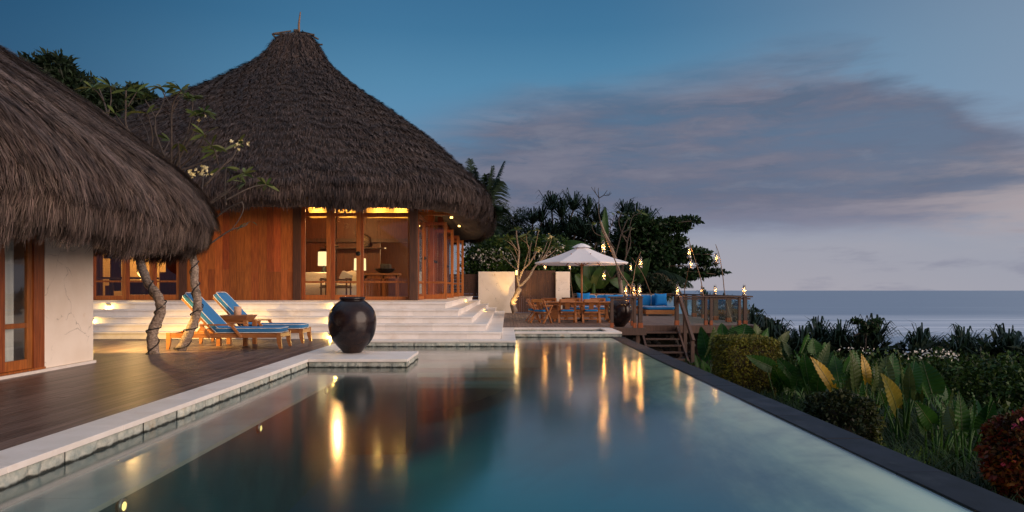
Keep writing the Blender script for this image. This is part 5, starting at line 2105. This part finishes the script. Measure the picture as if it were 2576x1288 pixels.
def smooth_path(pts, per=5):
    pts = [Vector(p) for p in pts]
    sm = []
    for i in range(len(pts) - 1):
        a, b_, c, d = pts[max(i - 1, 0)], pts[i], pts[i + 1], pts[min(i + 2, len(pts) - 1)]
        for k in range(per):
            u = k / per
            sm.append(.5 * ((2 * b_) + (c - a) * u + (2 * a - 5 * b_ + 4 * c - d) * u * u + (-a + 3 * b_ - 3 * c + d) * u ** 3))
    sm.append(pts[-1])
    return sm


def plumeria(label, trunk, r0, r1, branches, seed, leafy=6, ln=.30, wd=.085, fl=(), rope=True, mleaf='leaf_plum', knots=True, rb=.022, mbranch='twig', rk=.72):
    t = thing('plumeria_tree', label, 'tree', tuple(trunk[0]))
    rg = np.random.default_rng(seed)
    sm = smooth_path(trunk, 6)
    n = len(sm)
    rad = [(r0 + (r1 - r0) * i / (n - 1)) * (1 + .06 * math.sin(i * 2.1 + seed) + .035 * rg.normal()) for i in range(n)]
    rad[0] = r0 * 1.12
    tk = MB().tube(sm, rad, 14).build('trunk', M['bark'], t, smooth=True)
    if knots:
        for i in (n // 3, n // 2, 2 * n // 3):
            c = sm[i]
            MB().cushion(c + Vector((rad[i] * .75, -rad[i] * .45, 0)), rad[i] * .5, rad[i] * .5, rad[i] * .45).build('knot', M['bark'], tk, smooth=True)
    if rope:
        pts = []
        turns = n / 8.5
        for j in range(int(n * 5)):
            u = j / (n * 5 - 1) * (n - 1)
            i = min(int(u), n - 2)
            c = sm[i].lerp(sm[i + 1], u - i)
            rr_ = rad[i] * 1.06 + .012
            a = u / (n - 1) * turns * 2 * PI
            d = (sm[i + 1] - sm[i]).normalized()
            e1 = d.cross(Vector((0, 1, 0))).normalized()
            e2 = d.cross(e1)
            pts.append(c + (e1 * math.cos(a) + e2 * math.sin(a)) * rr_)
        MB().tube(pts, .012, 6).build('light_cable', M['rope'], t, smooth=True)
    bm_ = MB()
    L, Fl = [], []
    for br in branches:
        pts = br['p']
        sm2 = smooth_path(pts, 4)
        m = len(sm2)
        w0 = br.get('r', rb) * rk
        bm_.tube(sm2, [w0 * (1 - .5 * i / (m - 1)) for i in range(m)], 7)
        k = br.get('leaf', leafy)
        if k:
            L.append(tuft(rg, sm2[-1], k, ln, wd, br.get('down', .25)))
        if br.get('fl'):
            Fl.append(flowers(rg, tuple(sm2[-1] + Vector((0, 0, .04))), br['fl'], .07))
    bm_.build('branch', M[mbranch], t, smooth=True)
    if L:
        strips('leaves', np.concatenate(L), M[mleaf], t, smooth=False)
    for f_ in Fl:
        polys('flower_cluster', f_, M['petal_yellow'], t)
    return t


rj = random.Random(9)


def c7(x, y, Y=14.3):                 # points read in the enlarged view of the roofs and branches
    return fat(350 + x / 1.789, 280 + y / 1.789, Y)


def br(pts, Y0=14.2, Y1=None, **kw):
    Y1 = Y0 + rj.uniform(-.5, .9) if Y1 is None else Y1
    n = len(pts)
    d = {'p': [c7(x, y, Y0 + (Y1 - Y0) * i / max(1, n - 1)) for i, (x, y) in enumerate(pts)]}
    d.update(kw)
    return d


def d_(pts, Ys):
    return [at(x, y, Y) for (x, y), Y in zip(pts, Ys)]


plumeria('plumeria standing upright closest to the pavilion wall, cable wound trunk',
         d_([(387, 892), (383, 850), (388, 822), (404, 785), (397, 745), (372, 712), (354, 662), (346, 625), (360, 560), (400, 500), (428, 462)], [13.1, 13.1, 13.12, 13.15, 13.2, 13.3, 13.5, 13.6, 13.9, 14.1, 14.2]),
         .102, .062, [
             br([(560, 760), (415, 575), (265, 400), (252, 260), (255, 130)], r=.045, leaf=3), br([(265, 245), (300, 190), (330, 140)], leaf=8),
             br([(300, 450), (225, 360), (175, 290)], leaf=4), br([(230, 470), (150, 370), (100, 210), (55, 90)], r=.035, leaf=8), br([(100, 210), (60, 150), (18, 112)], leaf=7),
             br([(130, 300), (150, 200), (145, 100)], leaf=9), br([(420, 575), (402, 430), (320, 270)], leaf=4), br([(430, 575), (440, 450), (415, 330), (400, 290)], leaf=3),
             br([(545, 650), (462, 430), (455, 320), (385, 195)], r=.035, leaf=6), br([(455, 320), (500, 250), (530, 150)], leaf=8),
             br([(570, 720), (572, 500), (578, 240), (640, 130)], r=.038, leaf=10), br([(578, 280), (620, 200), (650, 150)], leaf=8), br([(578, 250), (520, 160), (500, 105)], leaf=7),
             br([(600, 650), (680, 430), (720, 240), (700, 190)], leaf=9), br([(480, 640), (530, 540), (560, 480)], leaf=4)], 71, ln=.33, wd=.062)
plumeria('leaning plumeria in front of the sun lounger, cable wound trunk',
         d_([(452, 884), (470, 850), (482, 822), (494, 790), (497, 752), (489, 712), (490, 672), (484, 640), (488, 600), (500, 570), (515, 540)], [13.75, 13.76, 13.8, 13.8, 13.85, 13.9, 13.95, 14.0, 14.1, 14.2, 14.2]),
         .096, .058, [
             br([(590, 700), (650, 560), (780, 320), (800, 280)], r=.036, leaf=10), br([(580, 640), (690, 420), (750, 310)], leaf=5, fl=4), br([(610, 690), (740, 560), (800, 440)], leaf=8),
             br([(590, 700), (720, 660), (860, 595), (880, 560)], leaf=6), br([(780, 890), (790, 790), (795, 690)], leaf=0, fl=14), br([(800, 800), (930, 660), (1000, 600), (1040, 505)], leaf=5, fl=9, r=.035),
             br([(955, 930), (945, 830), (955, 670)], leaf=6), br([(810, 940), (900, 870), (1000, 800), (1080, 715)], leaf=6), br([(900, 890), (1010, 790), (1030, 730)], leaf=3),
             br([(790, 1060), (845, 1045), (960, 960), (1065, 910)], leaf=0, r=.03), br([(1065, 910), (1075, 960), (1040, 1040), (985, 1110)], leaf=0, r=.02),
             br([(790, 1230), (860, 1190), (980, 1110), (1080, 1080), (1105, 1055)], leaf=3, r=.028, down=.7), br([(950, 900), (1080, 830), (1160, 800), (1235, 790)], leaf=9, r=.026),
             br([(820, 940), (960, 850), (1090, 780)], leaf=5), br([(560, 880), (600, 790), (632, 740), (625, 560), (620, 500)], leaf=6), br([(620, 860), (680, 760), (720, 730)], leaf=0, fl=10),
             br([(900, 650), (870, 540), (850, 520)], leaf=8)], 72, ln=.33, wd=.062)


def c1(x, y, Y=33.8):
    return fat(1750 + x / 2.341, 600 + y / 2.341, Y)


def b1(pts, Y=33.8, **kw):
    dy = rj.uniform(-.7, .7)
    d = {'p': [c1(x, y, Y + dy * i / (len(pts) - 1)) for i, (x, y) in enumerate(pts)]}
    d.update(kw)
    return d


plumeria('low spreading plumeria lit from below between the steps and gate',
         [fat(2012, 1220, 33.8), fat(2003, 1185, 33.8), fat(2016, 1155, 33.8), fat(2031, 1125, 33.8)], .15, .12, [
             b1([(655, 1225), (635, 1140), (640, 1020), (650, 900), (630, 780), (625, 700)], r=.11), b1([(660, 1215), (740, 1130), (790, 1040), (850, 980), (960, 850)], r=.11),
             b1([(650, 1160), (690, 1060), (740, 1010), (790, 930), (830, 880)], r=.08, fl=16), b1([(640, 1060), (590, 1030), (540, 980), (500, 930)], r=.05), b1([(640, 1020), (600, 930), (560, 870)], r=.045),
             b1([(650, 900), (610, 850), (565, 780)], r=.04), b1([(690, 1060), (720, 950), (740, 850), (660, 770)], r=.045), b1([(740, 1010), (750, 880), (770, 780)], r=.045), b1([(790, 960), (800, 850), (830, 700)], r=.045, leaf=3),
             b1([(840, 990), (900, 900), (940, 800), (945, 770)], r=.04, fl=12), b1([(830, 1000), (880, 880), (910, 800)], r=.04), b1([(740, 880), (720, 800), (720, 740)], r=.04), b1([(870, 970), (960, 900), (1000, 860)], r=.04),
             b1([(640, 950), (600, 850), (510, 780)], r=.04)], 73, ln=.36, wd=.10, rope=False, leafy=10, rb=.05, mbranch='bark', rk=.58)
t = thing('plumeria_bulb', 'bare bulb fixed low in the fork of the lit plumeria', 'light', tuple(fat(2017.5, 1066, 33.55)))
p = fat(2017.5, 1066, 33.55)
MB().cushion(p, .045, .045, .10).build('bulb', M['bulb'], t, smooth=True)
MB().cushion(p + Vector((0, 0, .12)), .04, .04, .04).build('socket', M['metal'], t, smooth=True)
lamp('plumeria_bulb_light', p + Vector((.0, -.14, 0)), 16, (1, .62, .22), .05)


def c2(x, y, Y=34.2):                  # enlarged view behind the parasol
    return fat(2300 + x / 2.577, 700 + y / 2.577, Y)


def b2(pts, Y=34.2, **kw):
    dy = rj.uniform(-.8, .8)
    d = {'p': [c2(x, y, Y + dy * i / (len(pts) - 1)) for i, (x, y) in enumerate(pts)]}
    d.update(kw)
    return d


plumeria('tall nearly bare plumeria with forked twigs rising behind the parasol',
         [c2(330, 1180), c2(318, 1050), c2(300, 930), c2(262, 790), c2(215, 660), c2(150, 520), c2(115, 420)], .115, .05, [
             b2([(115, 420), (98, 330), (103, 190)], r=.06, leaf=0), b2([(103, 190), (75, 150), (25, 80)], r=.04, leaf=0), b2([(103, 190), (95, 130), (97, 88)], r=.04, leaf=0),
             b2([(103, 190), (150, 160), (185, 112)], r=.04, leaf=0), b2([(150, 160), (195, 165), (228, 138)], r=.035, leaf=0), b2([(75, 150), (60, 110), (62, 78)], r=.03, leaf=0), b2([(180, 150), (205, 150), (215, 125)], r=.03, leaf=0),
             b2([(318, 1050), (330, 900), (375, 780), (385, 640), (430, 480)], r=.10, leaf=2), b2([(385, 640), (340, 560), (300, 420), (330, 350)], r=.06, leaf=2), b2([(300, 930), (230, 1000), (180, 930), (120, 850)], r=.08, leaf=5),
             b2([(262, 790), (300, 650), (330, 540), (390, 400)], r=.07, leaf=2), b2([(330, 540), (400, 500), (440, 380), (520, 340)], r=.05, leaf=3), b2([(215, 660), (200, 560), (240, 430), (260, 350)], r=.05, leaf=2),
             b2([(262, 700), (180, 600), (60, 540), (30, 460)], r=.05, leaf=3), b2([(375, 780), (420, 650), (410, 520)], r=.05, leaf=3), b2([(320, 980), (345, 1010), (345, 850)], r=.06, leaf=2)],
         74, ln=.40, wd=.12, rope=False, rb=.05, rk=.55)

# --- dark backing bushes so that the garden closes behind the deck
t = thing('garden_bush', 'dark mixed bush low behind the corner sofa', 'bush', (5.5, 35.4, -.9))
crown('foliage', [blob(1470, 720, 36.8, 50, 40), blob(1540, 715, 36.5, 50, 45), blob(1600, 720, 36, 45, 36), blob(1655, 725, 35.5, 40, 28)], 6000, .30, .12, 'leaf_tree', t, 45, .2, .5, .3)
t = thing('garden_bush', 'dark bush outside the sea side glass rail', 'bush', (9.6, 30, -1.4))
crown('foliage', [(9.6, 31, .1, 1.0, 1.6, .8), (9.9, 29.2, -.1, .9, 1.2, .6), (10.0, 27.4, -.4, .9, 1.2, .6)], 3500, .26, .11, 'leaf_tree', t, 46, .2, .5, .4)
pandanus('pandanus poking up behind the cane at the sea side rail', (9.6, 33.5, -1.2), [(9.7, 33.5, .55), (10.0, 33, .2)], 46, 1.1, .07, 25)
pandanus('pandanus with drooping blades just outside the corner of the glass rail', (9.2, 25.6, -1.4), [(9.2, 25.6, -.2), (9.5, 26.3, -.2)], 46, 1.1, .06, 26, name='pandanus_bush', cat='bush')

# --- the planted bank to the right of the pool


def box_bush(name, label, c, r, n, m, seed, kind='box', flowers_=0, fm='petal_pink'):
    t = thing(name, label, 'bush', (c[0], c[1], c[2] - r[2]))
    rg = np.random.default_rng(seed)
    if kind == 'box':
        u = rg.uniform(-1, 1, (n, 3))
        ax = rg.choice([0, 1, 2, 2], n)
        sg = np.where(rg.random(n) < .5, -1.0, 1.0)
        u[np.arange(n), ax] = np.where(ax == 2, 1.0, sg)
        nr = np.zeros((n, 3))
        nr[np.arange(n), ax] = u[np.arange(n), ax]
        rad = np.linalg.norm(np.abs(u) ** 4, axis=1, keepdims=True) ** .25
        u = u / np.maximum(rad, 1)
        tp = (1 - .17 * (1 - (u[:, 2:3] + 1) / 2))
        P = np.array(c) + u * np.array(r) * np.concatenate([tp, tp, np.ones_like(tp)], 1) + rg.normal(size=(n, 3)) * .016
        core = [(c[0], c[1], c[2], r[0] * .93, r[1] * .93, r[2] * .93)]
        MB().box(c[0] - r[0] * .78, c[0] + r[0] * .78, c[1] - r[1] * .78, c[1] + r[1] * .78, c[2] - r[2], c[2] + r[2] * .92).build('core', M['soil'], t)
    else:
        nr = rand_dirs(rg, n, .35)
        lump = 1 + .10 * np.sin(nr[:, :1] * 7 + seed) * np.sin(nr[:, 1:2] * 8) + .07 * np.sin(nr[:, 2:3] * 13 + seed)
        P = np.array(c) + nr * np.array(r) * (lump + rg.normal(size=(n, 1)) * .045)
        MB().lathe([(r[0] * .88 * math.cos(a), r[2] * .88 * math.sin(a)) for a in np.linspace(-1.5, 1.5, 12)], c, 20).build('core', M['soil'], t)
    D = unit(nr * .55 + rg.normal(size=(n, 3)) * .7)
    polys('foliage', leaf_polys(P, D, .055, .036, rg), M[m], t)
    if flowers_:
        nf = rand_dirs(rg, flowers_, .5)
        polys('blossoms', np.concatenate([leaf_polys(np.array(c) + nf * np.array(r) * 1.03 + rg.normal(size=(flowers_, 3)) * .02, rand_dirs(rg, flowers_, .3), .05, .045, rg) for _ in range(4)]), M[fm], t)
    return t


box_bush('clipped_bush', 'yellow green clipped square bush lit at the far pool edge', (4.72, 13.6, -.20), (.52, .62, .60), 15000, 'leaf_box', 61)
lamp('garden_spot_and_fill', (3.75, 12.1, -.55), 30, (1, .74, .22), .04, 100, (4.6, 13.6, -.2), .6)
box_bush('clipped_bush', 'dark clipped dome bush low against the slate pool edge', (4.33, 8.9, -.42), (.44, .46, .46), 8000, 'leaf_dark', 62, 'dome')
box_bush('clipped_bush', 'reddish round bush with pink flowers at the picture edge', (5.14, 6.75, -.26), (.36, .38, .40), 7000, 'leaf_red', 63, 'dome', 26)
lamp('garden_spot_and_fill', (4.15, 6.0, -.55), 7, (1, .55, .18), .04, 100, (4.9, 6.7, -.1), .6)
lamp('garden_spot_and_fill', (4.3, 9.9, -.75), 45, (1, .76, .26), .04, 120, (5.3, 11.2, .2), .8)
lamp('garden_spot_and_fill', (4.75, 8.1, -.8), 30, (1, .76, .26), .04, 110, (5.6, 9.8, .2), .8)  # added fill light to brighten the big leaves, no fitting of its own
lamp('garden_spot_and_fill', (4.1, 11.2, -.8), 26, (1, .76, .26), .04, 110, (5.0, 12.6, .2), .8)  # second added fill for the planting, likewise without a fitting


def ear_plant(label, Y, leaves, seed, zf=-1.0):
    """leaves: (base px,py),(tip px,py), picture width, dY at tip, kind"""
    xs_ = [l[0][0] for l in leaves]
    foot = at(sum(xs_) / len(xs_), 900, Y)
    foot = Vector((foot.x, Y + .1, ground_h(foot.x, Y)))
    t = thing('elephant_ear_plant', label, 'plant', tuple(foot), 0, 'elephant ear plants along the pool')
    rg = random.Random(seed)
    leaves = list(leaves)
    ys_ = [l[0][1] for l in leaves]
    for k in range(5):                     # smaller leaves filling in behind the big ones
        l = leaves[k % len(leaves)]
        bx = l[0][0] + rg.uniform(-34, 34)
        by = l[0][1] + rg.uniform(-6, 20)
        hgt = rg.uniform(38, 72) * 9.5 / Y
        leaves.append(((bx, by), (bx + rg.uniform(-.6, .6) * hgt, by - hgt), rg.uniform(.42, .62) * hgt, rg.uniform(-.1, .3), 'leaf_ear'))
    for i, l in enumerate(leaves):
        (bx, by), (tx, ty), wd = l[0], l[1], l[2]
        dY = l[3] if len(l) > 3 else rg.uniform(-.2, .25)
        kind = l[4] if len(l) > 4 else ('leaf_ear' if rg.random() < .72 else 'leaf_ear_pale')
        Yl = Y + (.35 if i >= len(leaves) - 5 else 0)
        b0, t0 = at(bx, by, Yl), at(tx, ty, Yl + dY)
        w_m = wd * Y / F
        ang = rg.uniform(-1.15, 1.15)
        f = (math.sin(ang), -math.cos(ang), rg.uniform(.1, .5))
        lf = blade(b0, t0, w_m, seed * 13 + i, rg.uniform(.05, .22), f, 44, 9, .06, .75, t, 'leaf', kind, .14, 'yellowed leaf' if kind == 'leaf_yellow' else None, True, 10, .005 + .017 * w_m)
        st = limb(foot + Vector((rg.uniform(-.08, .08), rg.uniform(-.05, .05), 0)), b0, (rg.uniform(-.05, .05), .0, 0))
        MB().tube(st, [.024, .022, .02, .018, .016, .014, .012], 6).build('stalk', M['vein' if kind == 'leaf_yellow' else 'leaf_ear'], lf, smooth=True)
    return t


yl = 'leaf_yellow'
ear_plant('elephant ear plant with two big leaves in front of the deck edge', 18.5, [((1783, 905), (1762, 820), 40, .2, 'leaf_ear'), ((1782, 890), (1800, 822), 56, -.2, 'leaf_ear_pale'), ((1820, 850), (1815, 812), 30, .1), ((1775, 950), (1768, 905), 34, -.1, 'leaf_ear')], 1)
ear_plant('elephant ear plant with wide fan leaves above the clipped square bush', 17.2, [((1865, 860), (1876, 814), 72, .1, 'leaf_ear'), ((1905, 862), (1902, 812), 42, .1), ((1845, 862), (1838, 822), 34), ((1915, 860), (1935, 825), 26), ((1890, 868), (1855, 832), 30)], 2)
ear_plant('elephant ear plant behind the clipped square bush with slim tilted leaf', 15.5, [((1955, 872), (1988, 832), 26, .1, 'leaf_ear_pale'), ((2015, 890), (2036, 838), 56, .1, 'leaf_ear'), ((2050, 890), (2045, 850), 40), ((1985, 895), (1965, 850), 40), ((2065, 905), (2080, 860), 34)], 3)
ear_plant('elephant ear plant with leaves sweeping low towards the clipped square bush', 12.6, [((1945, 925), (1880, 895), 36, -.1, 'leaf_ear'), ((1960, 960), (1925, 915), 40), ((1975, 975), (1945, 920), 44, -.1, 'leaf_ear'), ((2005, 960), (1955, 900), 44, .1, 'leaf_ear'), ((1985, 985), (1975, 925), 36)], 4)
ear_plant('dark elephant ear plant between the square bush and yellow leaf', 12.0, [((2020, 950), (2000, 880), 48, .1, 'leaf_ear'), ((2035, 965), (2022, 890), 48, 0, 'leaf_ear'), ((2060, 930), (2088, 858), 24, .1, 'leaf_ear_pale'), ((2070, 950), (2095, 880), 40, .1, 'leaf_ear'), ((2055, 985), (2062, 925), 40, -.2, 'leaf_ear'), ((2085, 985), (2092, 905), 42)], 5)
ear_plant('elephant ear plant with the brightest slanting yellow leaf', 10.6, [((2094, 976), (2044, 896), 36, .0, yl), ((2110, 960), (2098, 890), 40, .2, 'leaf_ear'), ((2145, 985), (2128, 905), 44), ((2125, 940), (2150, 880), 46, .2, 'leaf_ear')], 6)
ear_plant('elephant ear plant with one upright yellow leaf and pale ribbed leaves', 10.2, [((2182, 962), (2170, 888), 30, .1, yl), ((2152, 975), (2142, 880), 40, -.1, 'leaf_ear_pale'), ((2195, 985), (2208, 912), 34, -.1, 'leaf_ear_pale'), ((2225, 975), (2230, 895), 44, .1), ((2240, 960), (2250, 885), 40, .2, 'leaf_ear')], 7)
ear_plant('elephant ear plant with a broad half yellow leaf over the dome bush', 9.6, [((2258, 1030), (2226, 942), 48, -.35, 'leaf_half'), ((2270, 985), (2262, 880), 40, .1, 'leaf_ear_pale'), ((2245, 1000), (2225, 925), 50, .2, 'leaf_ear'), ((2290, 1000), (2285, 915), 30, 0, 'leaf_ear_pale'), ((2290, 975), (2300, 905), 50, .2, 'leaf_ear')], 8)
ear_plant('dark elephant ear plant with tall leaf in front of the white blossoms', 10.4, [((2345, 990), (2320, 905), 66, .1, 'leaf_ear'), ((2335, 1000), (2300, 940), 50, 0, 'leaf_ear'), ((2370, 1000), (2372, 955), 30), ((2310, 1005), (2296, 930), 34, -.1, 'leaf_ear_pale')], 9)
ear_plant('elephant ear plant with ribbed leaf pointing up right', 8.8, [((2370, 1052), (2402, 980), 44, -.1, 'leaf_ear_pale'), ((2345, 1068), (2305, 1012), 44, -.1, 'leaf_ear'), ((2330, 1085), (2310, 1045), 40), ((2400, 1060), (2395, 1000), 40, .1)], 10)
ear_plant('elephant ear plant with curled leaves beside the reddish round bush', 8.2, [((2420, 1085), (2415, 985), 40, 0, 'leaf_ear'), ((2445, 1080), (2455, 988), 52, .1, 'leaf_ear'), ((2470, 1080), (2500, 1010), 44, -.1, 'leaf_ear'), ((2400, 1080), (2380, 1020), 40), ((2480, 1050), (2495, 985), 30)], 11)

# low planting
t = thing('flowering_hedge', 'long hedge sprinkled with white blossoms beyond the elephant ears', 'hedge', (10, 15.5, -1.3))
hb = []
rr = random.Random(77)
for i in range(22):
    u = i / 21
    x = 6.4 + 8.2 * u
    hb.append((x, 15.6 - 2.0 * u + rr.uniform(-.5, .5), -.75 + rr.uniform(-.12, .12) + (.10 if .35 < u < .8 else 0), .75, .7, .58))
crown('foliage', hb, 20000, .11, .06, 'leaf_hedge', t, 65, .45, .55, .55)
crown('blossoms', [blob(2320, 882, 13.9, 12, 7), blob(2355, 888, 13.7, 40, 8), blob(2300, 892, 14.2, 30, 10), blob(2390, 896, 13.5, 20, 10), blob(2130, 880, 15.2, 20, 6), blob(2180, 882, 15, 20, 6)],
      110, .050, .045, 'petal', t, 66, .5, .8, .7)
pandanus('long clump of pandanus on the cliff edge right of the glass rail', (9.6, 22, -1.8), [(8.6 + .42 * i, 22.5 + .6 * math.sin(i * 2.3), -.62 + .22 * math.sin(i * 1.7 + .5)) for i in range(9)], 80, 1.15, .065, 27, [(8.4 + .45 * i, 22.3, -.95, .7, .7, .62) for i in range(9)], name='pandanus_bush', cat='bush')
pandanus('far right clump of pandanus against the surf', (14.4, 20, -2.2), [(12.4 + .42 * i, 20.6 + .5 * math.sin(i * 1.9), -.68 + .16 * math.sin(i * 2.1)) for i in range(12)], 80, 1.05, .06, 28, [(12.2 + .45 * i, 20.4, -1.0, .7, .7, .66) for i in range(12)], name='pandanus_bush', cat='bush')
t = thing('sea_shrub', 'small open shrub silhouetted against the surf', 'shrub', (10.9, 22, -1.9))
b = MB()
for (p, qv) in (((2178, 850), (2180, 815)), ((2180, 818), (2150, 808)), ((2182, 822), (2205, 808)), ((2170, 840), (2145, 848))):
    b.tube(limb(at(*p, 21.5), at(*qv, 21.5), (0, 0, .05)), [.03, .028, .025, .022, .02, .015, .012], 6)
b.tube([(at(2178, 850, 21.5)), (at(2176, 890, 21.5))], .03, 6)
b.build('stem', M['bark_dark'], t, smooth=True)
crown('crown', [blob(2190, 820, 21.5, 22, 9), blob(2205, 812, 21.5, 16, 7), blob(2155, 808, 21.5, 16, 5), blob(2178, 830, 21.5, 14, 8)], 520, .12, .085, 'leaf_almond', t, 67, .3, .5, .2)
# ground cover and long grass nobody could count
rg = np.random.default_rng(90)
n = 26000
gx = np.concatenate([rg.uniform(3.42, 4.6, n // 2), rg.uniform(4.2, 8.5, n - n // 2)])
gy = np.concatenate([rg.uniform(3.2, 12.6, n // 2), rg.uniform(4, 14.5, n - n // 2)])
keep = ~((gx > 4.1) & (gx < 5.4) & (gy > 12.8) & (gy < 14.4))
gx, gy = gx[keep], gy[keep]
n = len(gx)
gz = np.array([ground_h(a, c) for a, c in zip(gx, gy)])
hgt = rg.uniform(.35, .85, n)
aa = rg.random(n) * 2 * PI
lean = rg.uniform(.1, .75, n) * hgt
P0 = np.stack([gx, gy, gz], -1)
dv = np.stack([np.cos(aa) * lean - .08, np.sin(aa) * lean, hgt], -1)
sd = np.stack([-np.sin(aa), np.cos(aa), np.zeros(n)], -1) * .0075
rows = []
for u, k in ((0, 1), (.4, .9), (.75, .65), (1, .06)):
    c = P0 + dv * u + np.stack([np.cos(aa) * lean * .5 * u * u, np.sin(aa) * lean * .5 * u * u, -hgt * .28 * u ** 3], -1)
    rows.append(np.stack([c - sd * k, c + sd * k], 1))
o = strips('grass', np.stack(rows, 1), M['grass'], None, smooth=False)
o['kind'] = 'stuff'
cov = []
rr = random.Random(5)
for i in range(70):
    x, y = rr.uniform(5.0, 17), rr.uniform(11, 24)
    if x < 8.6 and y > 21.5:
        continue
    if x < 5.8 and y > 17:
        continue
    cov.append((x, y, ground_h(x, y) + .18, .8, .8, rr.uniform(.3, .55)))
for i in range(12):
    cov.append((rr.uniform(4.0, 6.2), rr.uniform(15, 21), -.95, .5, .7, .32))
o = crown('undergrowth', cov, 26000, .16, .075, 'leaf_hedge', None, 68, .5, .5, .4)
o['kind'] = 'stuff'
# rough bank under the stair
rg = np.random.default_rng(92)
b = MB()
for i in range(260):
    x, y = rg.uniform(3.4, 6.6), rg.uniform(15.5, 24.2)
    z = -1.05 + max(0, (y - 21.2)) * .33
    r = rg.uniform(.05, .14)
    b.lathe([(.01, -r * .6), (r * .8, -r * .3), (r, .1 * r), (r * .6, r * .6), (.01, r * .75)], (x, y, z), 6, False)
o = b.build('rubble', M['bank_stone'])
o['kind'] = 'stuff'
